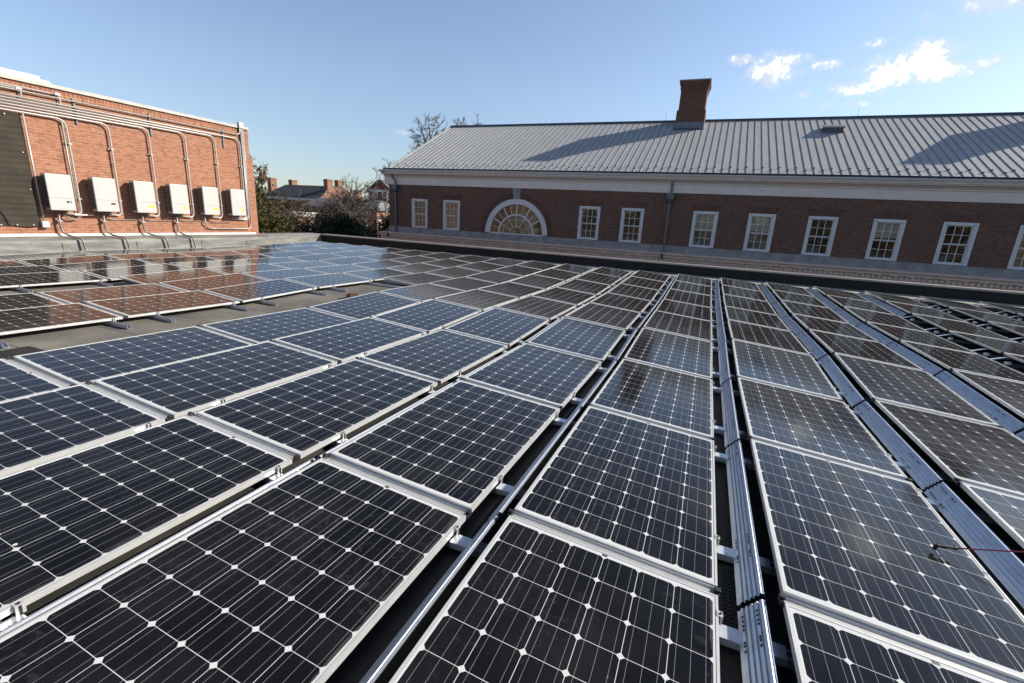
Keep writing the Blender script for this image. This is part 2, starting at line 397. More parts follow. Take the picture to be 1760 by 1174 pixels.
def leafm(name, c1, c2, c3):
    def fn(g, b):
        n = g.noise(g.obj(), .9, 3, .6); f = g.noise(g.obj(), 9, 2, .6)
        c = g.mix(g.ramp(n, [(.35, 0.0), (.65, 1.0)]), c1, c2)
        c = g.mix(g.ramp(f, [(.5, 0.0), (.75, .8)]), c, c3)
        setp(g, b, c, .5, 0, .4)
        b.inputs['Transmission Weight'].default_value = 0
    return mat(name, fn)
M['magnolia'] = leafm('glossy_olive_leaves', (.040, .043, .014), (.085, .082, .026), (.18, .165, .055))
M['evergreen'] = leafm('dark_evergreen_leaves', (.010, .019, .008), (.026, .042, .016), (.070, .090, .032))
M['drybrown'] = leafm('dry_brown_leaves', (.13, .065, .035), (.20, .095, .05), (.27, .14, .07))
M['ground'] = plain('winter_grass', (.09, .085, .045), .95, 0, .3, .2)
M['red'] = plain('red_cable_sheath', (.22, .018, .035), .4)
M['dryleaf'] = plain('dry_leaf_litter', (.30, .17, .08), .9, 0, .4, 30)
M['rust'] = plain('rusty_brown_iron', (.16, .095, .06), .8, 0, .35, 14)
M['palecap'] = plain('pale_round_cap', (.80, .78, .72), .4, .2, .05)

# ------------------------------------------------------------------ roof deck and panel field geometry
PITCH, SEAM, TILT = 1.23390, 1.71524, 0.0785
ZN = [0.0216, -0.0127, -0.0470, 0.0, -0.0186, -0.0372, -0.0008, 0.0355, 0.0719]
def zr(y):
    n = y/SEAM
    if n <= 0: return ZN[0] - .0200*y
    if n >= 8: return ZN[8] + .006*(n-8)
    i = int(n); f = n-i
    return ZN[i]*(1-f) + ZN[i+1]*f
DECK = .10       # roof surface below the low edge of the panels
XWALL = -16.75   # left brick wall face
YPAR = 15.25     # far parapet face

ORD = ['first', 'second', 'third', 'fourth', 'fifth', 'sixth', 'seventh', 'eighth', 'ninth', 'tenth', 'eleventh', 'twelfth', 'thirteenth',
       'fourteenth', 'fifteenth', 'sixteenth', 'seventeenth', 'eighteenth', 'nineteenth', 'twentieth', 'twenty-first', 'twenty-second']

def in_view(pts, mx=.16, my=.22):
    for p in pts:
        d = Vector(p) - CAMPOS; z = d.dot(cf)
        if z < .15: continue
        x = d.dot(cr)/z*790.465/880; y = d.dot(cu)/z*790.465/587
        if abs(x) < 1+mx and abs(y) < 1+my: return True
    return False

def build_deck():
    m = MB(); ys = [-12] + [SEAM*n for n in (-3, -2, -1, 0, 1, 2, 3, 4, 5, 6, 7, 8)] + [YPAR+.3]
    xs = [-18.2, -12, -6, 0, 6, 12, 18, 24]
    for i in range(len(xs)-1):
        for j in range(len(ys)-1):
            m.poly([(x, y, zr(y)-DECK) for x, y in ((xs[i], ys[j]), (xs[i+1], ys[j]), (xs[i+1], ys[j+1]), (xs[i], ys[j+1]))])
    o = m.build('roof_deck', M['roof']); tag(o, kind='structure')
    # the building under the deck, so the roof has its own body
    return o
build_deck()
gm = MB(); gm.poly([(-1500, -1500, -9), (1500, -1500, -9), (1500, 1500, -9), (-1500, 1500, -9)])
tag(gm.build('ground', M['ground']), kind='structure')

# ---- one solar panel
def make_panel():
    root = thing('solar_panel', '', 'solar panel', group='solar panels on the flat roof')
    lip, h = .011, .030
    m = MB()
    # frame: four bars mitred as boxes butted end to end
    m.box(-PW, 0, 0, lip, -h, 0); m.box(-PW, 0, PL-lip, PL, -h, 0)
    m.box(-PW, -PW+lip, lip, PL-lip, -h, 0); m.box(-lip, 0, lip, PL-lip, -h, 0)
    m.box(-PW+lip, -lip, lip, lip+.02, -h, -h+.002); m.box(-.032, -lip, lip+.02, PL-lip, -h, -h+.002)
    m.build('frame', M['alu'], root)
    g_ = MB(); g_.box(-PW+lip+.0016, -lip-.0016, lip+.0016, PL-lip-.0016, -.007, -.0018)
    g_.build('cell_sheet', M['cells'], root)
    s = MB(); s.box(-PW/2-.012, -PW/2+.013, PL-.0295, PL-.0140, -.0018, -.0012)
    s.build('sticker', M['sticker'], root)
    gap = SEAM-PL
    ch = MB(); y0, y1 = PL+.001, PL+gap-.001
    ch.extrude([(y0, -.010), (y0+.008, -.010), (y0+.014, -.020), (y1-.014, -.020), (y1-.008, -.010), (y1, -.010), (y1, -.029), (y0, -.029)], 'x', -PW+.004, -.012)
    c = fixn(ch.build('seam_channel', M['channel'], root))
    for x0, x1 in ((-.010, .006), (-PW-.014, -PW+.002)):
        e = MB(); e.box(x0, x1, y0+.004, y1-.004, -.029, -.004); e.box(x0-.004, x1+.004, (y0+y1)/2-.012, (y0+y1)/2+.012, -.004, .008)
        e.build('end_clip', M['clip'], c, bevel=.002)
    for fr in (.22, .90):
        y = SEAM*fr
        e = MB(); e.box(-.007, .016, y-.015, y+.015, .0005, .003); e.box(.013, .016, y-.015, y+.015, -.040, .0005)
        cl = e.build('clamp', M['alu'], root)
        b = MB(); b.tube([(.008, y, .003), (.008, y, .009)], .0055, 6); b.tube([(.020, y, -.048), (.020, y, .001)], .0032, 6)
        b.build('bolt', M['bolt'], cl)
    return root

def place_panel(root, k, n, rng):
    y0 = SEAM*n + (SEAM-PL)/2; y1 = y0+PL
    z0, z1 = zr(y0), zr(y1)
    ex = Vector((math.cos(TILT), 0, -math.sin(TILT))); ey = Vector((0, y1-y0, z1-z0)).normalized()
    a, b = rng.gauss(0, .0016), rng.gauss(0, .0016)
    ez = ex.cross(ey).normalized() + Vector((a, b, 0)); ez.normalize()
    ey = (ey - ez*ey.dot(ez)).normalized(); ex = ey.cross(ez)
    p = Vector((k*PITCH, y0, z0))
    root.matrix_world = Matrix(((ex.x, ey.x, ez.x, p.x), (ex.y, ey.y, ez.y, p.y), (ex.z, ey.z, ez.z, p.z), (0, 0, 0, 1)))

ROW_FIRST, ROW_LAST = -12, 8
def row_name(k): return ORD[k-ROW_FIRST]
def present(k, n):
    if k == -5 and n < 4: return False
    if k == -8 and n < 2: return False
    return True
# end-most panels have no channel beyond them
proto = make_panel(); proto_end = None
rng = random.Random(7)
panels = []
for k in range(ROW_FIRST, ROW_LAST+1):
    for n in range(-2, 8):
        if not present(k, n): continue
        y0 = SEAM*n; c = [(k*PITCH-PW*i, y0+PL*j, .04) for i in (0, .5, 1) for j in (0, .5, 1)]
        if in_view(c, .35, .5): panels.append((k, n))
for i, (k, n) in enumerate(panels):
    if i == 0: r = proto
    else: r = dup(proto)
    if n == 7:
        for ch in list(r.children):
            if ch.name.startswith('seam_channel'):
                for c2 in list(ch.children): bpy.data.objects.remove(c2)
                bpy.data.objects.remove(ch)
    place_panel(r, k, n, rng)
    r['label'] = 'solar panel, %s from the black parapet, %s row counted from the left brick wall' % (ORD[7-n], row_name(k))
# the prototype's own channel vanished if the first panel was an end panel: guarded by ordering (n starts low)

# ---- mounting rails under the rows (C channels running across the rows)
def make_rail(x0, x1, y):
    m = MB(); z = zr(y); b, t = z-.092, z-.0455
    w = .022
    m.extrude([(y-w, b), (y+w, b), (y+w, t), (y+w-.008, t), (y+w-.008, t-.003), (y+w-.003, t-.003), (y+w-.003, b+.003),
               (y-w+.003, b+.003), (y-w+.003, t-.003), (y-w+.008, t-.003), (y-w+.008, t), (y-w, t)], 'x', x0, x1)
    return m
rails = []
for n in range(-2, 8):
    for fr in (.22, .90):
        y = SEAM*(n+fr)
        segs = []
        if y < 3.9*SEAM:
            segs.append((-4*PITCH-PW-.05, ROW_LAST*PITCH+.3, 'under the right hand rows up to the bare strip'))
            left_hi = -6*PITCH+.38
            if y < 2*SEAM:
                segs.append((-7*PITCH-PW-.05, left_hi, 'two rows wide, ending open on the bare strip'))
                segs.append((-12*PITCH-PW-.03, -9*PITCH+.38, 'under the rows nearest the brick wall'))
            else: segs.append((-12*PITCH-PW-.03, left_hi, 'under the wall side rows, ending open on the strip'))
        else: segs.append((-12*PITCH-PW-.03, ROW_LAST*PITCH+.3, 'unbroken across all the rows'))
        for x0, x1, txt in segs:
            if in_view([(x0+(x1-x0)*i/24, y, zr(y)-.05) for i in range(25)], .05, .1): rails.append((x0, x1, y, txt, n, fr))
cnt = {}
for x0, x1, y, txt, n, fr in sorted(rails, key=lambda a: -a[2]):
    i = cnt.get(txt, 0); cnt[txt] = i+1
    o = fixn(make_rail(x0, x1, y).build('mounting_rail', M['galv']))
    tag(o, 'galvanised rail %s, %s from the parapet' % (txt, ORD[i]), 'rail', 'mounting rails under the panels')

# support brackets carrying the high edge, one per rail and row gap, are part of each panel row gap strap (see below)
# ---- wind deflectors in the gaps
def make_deflector():
    m = MB(); n = 5; x0, z0, x1, z1 = .100, -.045, .176, .043
    prof = [(x0-.012, z0-.012), (x0, z0)]
    nx, nz = -(z1-z0), (x1-x0); l = math.hypot(nx, nz); nx, nz = nx/l, nz/l
    for i in range(n):
        for fa, d in ((.10, 0), (.17, .007), (.70, .007), (.77, 0)):
            f = (i+fa)/n; prof.append((x0+(x1-x0)*f+nx*d, z0+(z1-z0)*f+nz*d))
    prof += [(x1, z1), (x1+.003, z1-.010)]
    # give the sheet thickness
    back = [(x+.002, z-.002) for x, z in reversed(prof)]
    m.extrude(prof+back, 'y', .022, SEAM-.016)
    for f in (.19, .82):
        k = 3/n if f > .5 else 0.0
        cx, cz = x0+(x1-x0)*(.45/n+k) + nx*.0076, z0+(z1-z0)*(.45/n+k) + nz*.0076
        for base in (.22*SEAM, .90*SEAM):
            for j in (-3, -2, -1.4, 1.2, 2, 3, 4):
                yy = base+j*.026
                tx, tz = (x1-x0)/l*.005, (z1-z0)/l*.005
                m.poly([(cx-tx, yy-.006, cz-tz), (cx+tx, yy-.006, cz+tz), (cx+tx, yy+.006, cz+tz), (cx-tx, yy+.006, cz-tz)], 1)
    root = fixn(m.build('wind_deflector', [M['galv'], M['slot']]))
    for fr in (.22, .90):
        p = MB(); y = SEAM*fr; p.box(.004, .252, y-.034, y+.034, -.0448, -.0415); p.box(.004, .252, y-.037, y-.034, -.075, -.0415); p.box(.05, .056, y-.02, y-.014, -.0415, -.035)
        p.build('mounting_plate', M['plate'], root)
    return root
dproto = make_deflector(); first = True
for k in range(-4, 4):
    i = 0
    for n in range(7, -3, -1):
        if k == 3 and n < 6: continue
        y = SEAM*n
        if not in_view([(k*PITCH+.15, y+f*SEAM, 0) for f in (0, .25, .5, .75, 1)], .1, .2): continue
        r = dproto if first else dup(dproto); first = False
        r.location = (k*PITCH, y, 0)
        zz0, zz1 = zr(y), zr(y+SEAM); a = math.atan2(zz1-zz0, SEAM)
        r.location.z = zz0; r.rotation_euler = (a, 0, rng.gauss(0, .002))
        tag(r, 'ribbed metal deflector, %s from the parapet, between the %s and %s rows from the wall' % (ORD[i], row_name(k), row_name(k+1)), 'deflector', 'wind deflectors between the panel rows')
        i += 1

# ---- open gaps on the right: curved strap brackets, pale caps and a black strip standing in for the shade
strap_mesh = None
def make_strap():
    m = MB(); pts = [(-.02, -.030), (.02, -.026), (.09, -.004), (.16, .022), (.21, .036), (.240, .036)]
    m.extrude(pts+[(x, z-.004) for x, z in reversed(pts)], 'y', -.026, .026)
    return fixn(m.build('strap_bracket', M['plate']))
def make_cap():
    m = MB(); m.tube([(0, 0, -.02), (0, 0, .010), (0, 0, .016)], [.040, .040, .030], 14)
    return m.build('round_cap', M['palecap'])
sp_, cp_ = None, None
for k in (3, 4, 5, 6, 7):
    i = 0
    for n in range(7, -1, -1):
        if k == 3 and n >= 6: continue
        for fr in (.90, .22):
            y = SEAM*(n+fr)
            if not in_view([(k*PITCH+.12, y, 0)], .06, .1): continue
            if sp_ is None: sp_ = make_strap(); o = sp_
            else: o = sp_.copy(); COL.objects.link(o)
            o.location = (k*PITCH, y, zr(y))
            tag(o, 'curved metal strap, %s from the parapet in the gap right of the %s row' % (ORD[i], row_name(k)), 'bracket', 'strap brackets in the open gaps')
            if cp_ is None: cp_ = make_cap(); o = cp_
            else: o = cp_.copy(); COL.objects.link(o)
            o.location = (k*PITCH+.175, y-.16, zr(y)-.012)
            tag(o, 'pale round cap beside the %s strap from the parapet, right of the %s row' % (ORD[i], row_name(k)), 'cap', 'pale caps in the open gaps')
            i += 1
for k in (3, 4, 5, 6, 7):  # black sheet along each gap, modelled in place of its shade
    y0, y1 = 0.0, (6.0 if k == 3 else 7.96)*SEAM
    m = MB()
    ys = [y0] + [SEAM*n for n in range(int(y0/SEAM)+1, int(y1/SEAM)+1)] + ([y1] if y1 % SEAM > .01 else [])
    for a, b in zip(ys[:-1], ys[1:]):
        prof = lambda y: [(.055, zr(y)-.09), (.10, zr(y)-.055), (.17, zr(y)-.042), (.225, zr(y)-.06)]
        pa, pb = prof(a), prof(b)
        for j in range(3): m.poly([(k*PITCH+pa[j][0], a, pa[j][1]), (k*PITCH+pa[j+1][0], a, pa[j+1][1]), (k*PITCH+pb[j+1][0], b, pb[j+1][1]), (k*PITCH+pb[j][0], b, pb[j][1])])
        m.poly([(k*PITCH+pa[3][0], a, pa[3][1]), (k*PITCH+pa[3][0], a, pa[3][1]-.035), (k*PITCH+pb[3][0], b, pb[3][1]-.035), (k*PITCH+pb[3][0], b, pb[3][1])])
    if in_view([(k*PITCH+.15, y, 0) for y in ys], .02, .05):
        o = m.build('shade_strip', M['rubber']); tag(o, 'black strip standing for shade in the open gap right of the %s row' % row_name(k), 'shade strip', 'black shade strips in the open gaps')

# ---- perforated black mats seen in the gaps and on the strip
def make_mat(x0, x1, y0, y1, label):
    m = MB(); yc = (y0+y1)/2; z = max(zr(y0), zr(y1), zr(yc))-DECK
    m.box(x0, x1, y0, y1, z+.002, z+.008)
    s = .024; ny = int((y1-y0)/s)-1; nx = int((x1-x0)/s)-1
    for i in range(nx):
        for j in range(ny):
            x = x0+s*(i+.75); y = y0+s*(j+.75)
            m.box(x, x+.012, y, y+.012, z+.008, z+.016)
    tag(m.build('rubber_mat', M['mat']), label, 'mat', 'studded rubber mats on the roof')
make_mat(-PITCH+.03, -PITCH+.225, -.15, .36, 'studded black mat in the gap beside the nearest edge-on deflector')
make_mat(-PITCH+.03, -PITCH+.225, SEAM*.92, SEAM*1.2, 'studded black mat farther up the gap beside the edge-on deflectors')
make_mat(.02, .23, -.20, .32, 'studded black mat under the nearest break in the central deflectors')
make_mat(-6.9, -5.6, .05, .52, 'studded black mat on the bare roof strip at the left')

# ---- dark coiled drain strainer, leaf litter and loose pieces on the strip
dr = thing('roof_drain', 'rusty ribbed drain strainer on the bare roof strip', 'drain', (-6.38, 4.99, zr(4.99)-DECK))
m = MB(); m.tube([(0, 0, .002), (0, 0, .012)], .20, 24); m.build('drain_flange', M['rubber'], dr)
m = MB()
for i in range(16):
    a = 2*math.pi*i/16
    m.tube([(.125*math.cos(a), .125*math.sin(a), .012), (.118*math.cos(a), .118*math.sin(a), .07), (.075*math.cos(a), .075*math.sin(a), .105)], .009, 5)
m.tube([(.118*math.cos(2*math.pi*i/24), .118*math.sin(2*math.pi*i/24), .06) for i in range(25)], .007, 5)
m.tube([(0, 0, .10), (0, 0, .112)], .082, 16)
m.build('strainer_dome', M['rust'], dr)
rl = random.Random(3); m = MB()
for i in range(260):
    r = rl.random()**.5; a = rl.random()*6.283; x, y = r*.42*math.cos(a), r*.17*math.sin(a); z = rl.random()*.035*(1-r)+.004
    s = .02+.02*rl.random(); b = rl.random()*6.28; t = rl.uniform(-.5, .5)
    dx, dy = s*math.cos(b), s*math.sin(b)
    m.poly([(x-dx, y-dy, z), (x+dy*.5, y-dx*.5, z+s*t), (x+dx, y+dy, z), (x-dy*.5, y+dx*.5, z-s*t*.3+.004)])
o = m.build('leaf_litter', M['dryleaf'], loc=(-10.45, 2.25, zr(2.3)-DECK)); tag(o, 'brown drift of dry leaves against the panels near the wall', 'leaves', kind='stuff')

# ---- red test lead with its black connector on the near right panel
ld = thing('test_lead', 'red cable ending in a black connector lying on a panel', 'cable', (.815*PITCH, .455*SEAM, .03))
def up(p): return Vector(p)-Vector(ld.location)
m = MB(); m.tube([up((1.045, .80, .058)), up((1.085, .808, .060))], .0095, 8); m.tube([up((1.085, .808, .060)), up((1.115, .814, .060))], .0075, 8); m.tube([up((1.115, .814, .060)), up((1.128, .817, .060))], .009, 8)
m.tube([up((1.030, .797, .058)), up((1.046, .80, .058))], [.006, .0105], 8)
m.box(*[c for c in (1.030-ld.location.x, 1.043-ld.location.x, .790-ld.location.y, .806-ld.location.y, .036-ld.location.z, .052-ld.location.z)])
m.build('connector', M['clip'], ld, bevel=.0015)
m = MB(); pts = []
for i in range(25):
    f = i/24; pts.append(up((1.125+f*1.55, .816+f*.10+.02*math.sin(f*3), .060+.16*math.sin(f*2.2)-.02*f)))
m.tube(pts, .0036, 8); m.build('cable', M['red'], ld, smooth=True)

# ------------------------------------------------------------------ left brick building, curb and parapets
def left_building():
    b = thing('brick_building', 'orange brick wall with six inverters and conduits at left', 'building', (XWALL, 8, 0))
    off = Vector(b.location)
    def P(m, name, mt, par=b, **kw):
        m.v = [tuple(Vector(v)-off) for v in m.v]; return m.build(name, mt, par, **kw)
    m = MB()
    Y1 = 11.36
    m.box(XWALL-9, XWALL, -14, Y1, -9, 3.955, 0)
    m.box(XWALL-9, XWALL, -14, Y1, 4.165, 4.20, 0)
    m.box(XWALL-.6, XWALL-.01, Y1, Y1+.13, -9, 3.22, 0)
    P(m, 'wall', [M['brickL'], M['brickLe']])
    m = MB(); m.box(XWALL-9, XWALL+.006, -14, Y1+.003, 3.955, 4.165); P(m, 'soldier_course', M['brickLs'])
    m = MB(); m.box(XWALL-.5, XWALL+.045, -14, Y1+.03, 4.20, 4.285); m.box(XWALL+.045, XWALL+.055, -14, Y1+.03, 4.19, 4.225); P(m, 'coping', M['coping'], bevel=.006)
    m = MB(); m.box(-22, -17.75, -14, 5.95, 4.29, 4.45, 1); m.box(-22, -17.70, -14, 6.10, 4.45, 4.51, 0); m.box(-22, -17.78, -14, 5.92, 4.51, 4.60, 0)
    P(m, 'upper_roof_edge', [M['whitepaint'], M['coping']])
    m = MB(); m.box(XWALL, XWALL+.03, -14, Y1-.03, .40, .475); m.box(XWALL+.03, XWALL+.055, -14, Y1-.03, .40, .42); P(m, 'base_flashing', M['whitepaint'], bevel=.008)
    m = MB(); m.box(XWALL+.001, XWALL+.004, 5.0, Y1, 3.50, 3.512); P(m, 'wire_line', M['flex'])
    return b
left_building()
# grey curb below the wall and the parapets round the roof
m = MB()
m.extrude([(XWALL-.25, .335), (-16.40, .315), (-16.385, .25), (-16.375, .02), (-16.33, -.12), (XWALL-.25, -.12)], 'y', -14, 11.75)
m.extrude([(XWALL, .42), (XWALL+.035, .41), (-16.44, .325), (-16.44, .30), (XWALL, .30)], 'y', -14, 11.70)
o = fixn(m.build('curb_wall', M['curb'])); tag(o, 'grey membrane curb running along the foot of the brick wall', 'curb')
# lapped seams and dark patches on the curb
m2 = MB()
for y in (5.1, 6.9, 8.9, 10.6): m2.box(-16.389, -16.366, y, y+.14, .02, .245)
m2.build('membrane_lap', M['blackmem'] if False else M['curb'], o)
m = MB(); m.box(-18.3, -17.25, 11.2, YPAR+.3, -1, .315); 
pl = m.build('parapet_wall', M['curb']); tag(pl, 'pale grey parapet between the brick wall end and the far corner', 'parapet')
m = MB(); m.box(-18.35, -17.23, 11.2, YPAR+.35, .315, .335); m.build('coping', M['coping'], pl)
fp = MB(); fp.box(-17.25, 26, YPAR, YPAR+.38, -9, .312)
far = fp.build('parapet_wall', M['blackmem']); tag(far, 'long black membrane faced parapet along the far roof edge', 'parapet')
m = MB(); m.box(-17.3, 26, YPAR-.035, YPAR+.42, .312, .352); m.box(-17.3, 26, YPAR-.043, YPAR-.035, .300, .352); m.build('coping', M['coping'], far, bevel=.004)
m = MB()
for x in (-9.4, -1.3, 7.0): m.box(x, x+.012, YPAR-.046, YPAR+.2, .299, .3535)
m.build('coping_joint', M['darkmetal'], far)
m = MB(); m.extrude([(YPAR-.003, zr(15)-DECK+.03), (YPAR-.06, zr(15)-DECK+.012), (YPAR-.75, zr(15)-DECK+.008), (YPAR-.75, zr(15)-DECK-.05), (YPAR-.003, zr(15)-DECK-.05)], 'x', -17.2, 24)
cs = plain('pale_roof_edge_strip', (.42, .39, .33), .7, 0, .15, 2)
fixn(m.build('edge_strip', cs, far))

# dark mesh screen over the opening at the far left
sc = MB()
ny, nz = 16, 14
def scp(i, j):
    y = 1.2 + (4.86-1.2)*i/ny; z = .66+(3.43-.66)*j/nz
    bow = .015*math.sin(i*1.3)+.012*math.sin(j*1.7+i)
    return (XWALL+.035+bow, y + (0.03*math.sin(math.pi*j/nz) if i == ny else 0), z + (.02*math.sin(i*2.0) if j == 0 else 0))
for i in range(ny):
    for j in range(nz): sc.poly([scp(i, j), scp(i+1, j), scp(i+1, j+1), scp(i, j+1)])
scr = sc.build('mesh_screen', M['tarp'], smooth=True); tag(scr, 'dark mesh screen covering an opening at the left end of the brick wall', 'screen')
m = MB()
for z in (.70,):
    for y in (4.10, 4.40, 4.72): m.tube([(XWALL+.045, y, z), (XWALL+.075, y, z)], .014, 8)
for z in (1.6, 2.5): m.tube([(XWALL+.045, 4.80, z), (XWALL+.075, 4.80, z)], .012, 8)
m.tube([(XWALL+.045, 4.60, 3.36), (XWALL+.075, 4.60, 3.36)], .014, 8)
m.build('grommet', M['palecap'], scr)
m = MB(); m.tube([(XWALL+.06, 3.9, 1.9), (XWALL+.06, 4.05, 1.45), (XWALL+.06, 4.2, .95), (XWALL+.06, 4.27, .69)], .012, 6); m.build('hem_cord', M['clip'], scr)

# inverters
INV = [5.021, 6.052, 7.078, 8.107, 9.160, 10.185]
def make_inverter():
    root = thing('inverter', '', 'inverter', group='inverters on the brick wall')
    w, z0, z1, d = .555, 1.10, 2.03, .34
    m = MB(); m.box(.10, d, 0, w, z0, z1); m.build('body', M['inv'], root, bevel=.018)
    m = MB(); m.box(-.005, .10, .08, w-.08, z0+.1, z1-.06); m.build('wall_bracket', M['invside'], root)
    m = MB(); m.box(.13, d-.03, -.003, .0, z0+.06, z1-.06)
    m.build('dark_side_sheet', M['invside'], root)  # thin dark sheet over the left side face
    m = MB(); m.box(d-.001, d+.0015, .006, w-.006, z0+.318, z0+.324); m.build('cover_seam', M['invseam'], root)
    m = MB(); m.box(d-.001, d+.001, w-.26, w-.05, z1-.045, z1-.033); m.build('nameplate', M['channel'], root)
    m = MB()
    for y in (.12, .2, .3, .42): m.tube([(d*.45, y, z0-.045), (d*.45, y, z0+.002)], .018, 8)
    m.build('cable_gland', M['flex'], root)
    return root
ip = make_inverter()
lab = ['leftmost inverter, with a display and a pair of conduits at its right', 'second inverter from the left, with a small lit display', 'third inverter from the left, with a yellow label',
       'fourth inverter from the left, with a yellow label', 'fifth inverter from the left, next to last, with a yellow label', 'rightmost inverter beside the corner pipes, with a yellow label']
invs = [ip] + [dup(ip) for _ in range(5)]
for i, o in enumerate(invs):
    o.location = (XWALL, INV[i], 0); o['label'] = lab[i]
    w, z0, d = .555, 1.10, .34
    if i < 2:
        m = MB(); m.box(d-.001, d+.003, w-.19, w-.08, z0+.205, z0+.25); s_ = m.build('display', M['screen'], o)
        m = MB(); m.box(d+.003, d+.004, w-.14, w-.095, z0+.218, z0+.238); m.build('digits', M['redled'] if i == 1 else M['channel'], s_)
    else:
        m = MB(); m.box(d-.001, d+.002, w-.225, w-.06, z0+.165, z0+.235); m.build('warning_label', M['yellow'], o)

def bend(p0, pc, p1, n=8):
    p0, pc, p1 = Vector(p0), Vector(pc), Vector(p1)
    return [(1-t)**2*p0+2*(1-t)*t*pc+t*t*p1 for t in (i/n for i in range(n+1))]
def pipe(name, path, r, label, cat, group=None, mt='pipe', n=10):
    m = MB(); m.tube(path, r, n)
    o = m.build(name, M[mt], smooth=True); tag(o, label, cat, group); return o
XP = XWALL+.075
DROPS = [5.80, 6.79, 7.85, 8.95, 9.98, 10.93]
for i, yd in enumerate(DROPS):
    z = 3.463+.0705*i
    rr = .22
    x = XP
    path = [(x, -6, z)] + bend((x, yd-rr, z), (x, yd, z), (x, yd, z-rr))
    if i < 5:
        path += [(x, yd, 1.42)] + bend((x, yd, 1.15), (x, yd, 1.0), (x, yd-.13, 1.0)) + [(x, INV[i]+.42, 1.02), (x+.03, INV[i]+.42, 1.07)]
    else: path += [(x, yd, 1.4)] + bend((x, yd, 1.2), (x, yd, 1.0), (x, yd-.15, .99)) + [(x, INV[i]+.42, 1.0), (x+.03, INV[i]+.42, 1.07)]
    o = pipe('conduit', path, .0220, 'silver conduit from the wall bundle bending down to the %s inverter from the left' % ORD[i], 'conduit', 'silver conduits on the brick wall')
    for zc in (2.86, 1.42):
        m = MB(); m.box(XWALL+.001, x+.022, yd-.030, yd+.030, zc-.014, zc+.014); m.box(XWALL+.001, XWALL+.045, yd-.075, yd+.075, zc-.018, zc+.018); m.build('pipe_clip', M['pipe'], o)
o = pipe('conduit', [(XP, 5.72, 3.41)] + [(XP, 5.715, 1.0)], .016, 'second silver conduit running down beside the first drop at the leftmost inverter', 'conduit', 'silver conduits on the brick wall')
m = MB(); m.tube([(XP+.02, 5.62, .985), (XP+.02, 6.05, .985)], .018, 8); m.build('junction_stub', M['pipe'], o)
z = 3.965
pipe('conduit', [(XP, -6, z)] + [(XP, 10.80, z)] + bend((XP, 10.80, z), (XP, 10.98, z), (XP, 10.98, z+.12)) + [(XP, 10.98, 4.22)], .018, 'silver conduit running alone above the bundle to the corner pipes', 'conduit', 'silver conduits on the brick wall')
o = pipe('conduit', [(XP, -6, 4.055), (XP, 5.70, 4.055)], .018, 'topmost silver conduit ending at an elbow box', 'conduit', 'silver conduits on the brick wall')
m = MB(); m.box(XP-.03, XP+.035, 5.66, 5.79, 4.025, 4.09); m.tube([(XP, 5.765, 4.03), (XP, 5.765, 3.83)], .02, 8); m.build('elbow_box', M['pipe'], o, bevel=.008)
o = pipe('conduit', [(XP, -6, 4.01), (XP+.0, 4.92, 4.01)], .015, 'short silver conduit ending at a small box over the screen', 'conduit', 'silver conduits on the brick wall')
m = MB(); m.box(XP-.03, XP+.03, 4.90, 5.02, 3.985, 4.035); m.tube([(XP, 4.99, 3.99), (XP, 4.99, 3.84)], .018, 8); m.build('elbow_box', M['pipe'], o, bevel=.008)
for j, (y, zb) in enumerate(((11.02, .99), (11.065, .95), (11.11, .62))):
    if j < 2: path = [(XP, y, 4.30), (XP, y, 1.25)] + bend((XP, y, 1.2), (XP, y, zb), (XP, y-.22, zb)) + [(XP, INV[5]+.25-.1*j, zb+.02), (XP+.03, INV[5]+.25-.1*j, 1.06)]
    else: path = [(XP, y, 4.30), (XP, y, .80)] + bend((XP, y, .80), (XP, y, .62), (XP, y-.18, .62)) + [(XP, 9.75, .62)] + bend((XP, 9.75, .62), (XP, 9.36, .60), (XP+.03, 9.30, .85)) + [(XP+.03, 9.30, 1.07)]
    o = pipe('conduit', path, .019, ['inner corner pipe rising from the rightmost inverter to the coping', 'middle corner pipe rising from the rightmost inverter to the coping', 'outer corner pipe turning left below the rightmost inverter'][j], 'conduit', 'silver conduits on the brick wall')
m = MB(); m.box(XP-.06, XP+.035, 10.95, 11.15, 4.20, 4.40); o = m.build('pipe_hood', M['pipe'], bevel=.01); tag(o, 'pale metal hood where the corner pipes pass over the coping', 'hood')
for j, (y, z0, z1) in enumerate(((6.08, 3.40, 4.04), (7.96, 3.42, 4.05), (10.34, 3.44, 4.03))):
    m = MB(); m.box(XWALL+.001, XWALL+.040, y-.022, y+.022, z0, z1); m.box(XWALL+.04, XWALL+.043, y-.010, y+.010, z0+.01, z1-.01)
    o = m.build('support_channel', M['leadgrey']); tag(o, '%s of the upright channel struts holding the conduit bundle, from the left' % ORD[j], 'strut', 'channel struts on the wall')
o = pipe('conduit', [(XP, 4.945, 3.43), (XP, 4.94, .80)], .021, 'dull conduit running down the right edge of the dark screen', 'conduit', mt='pipe')
m = MB(); m.box(XP-.05, XP+.045, 4.88, 5.03, .64, .80); m.build('outlet_box', M['whitepaint'], o, bevel=.006)
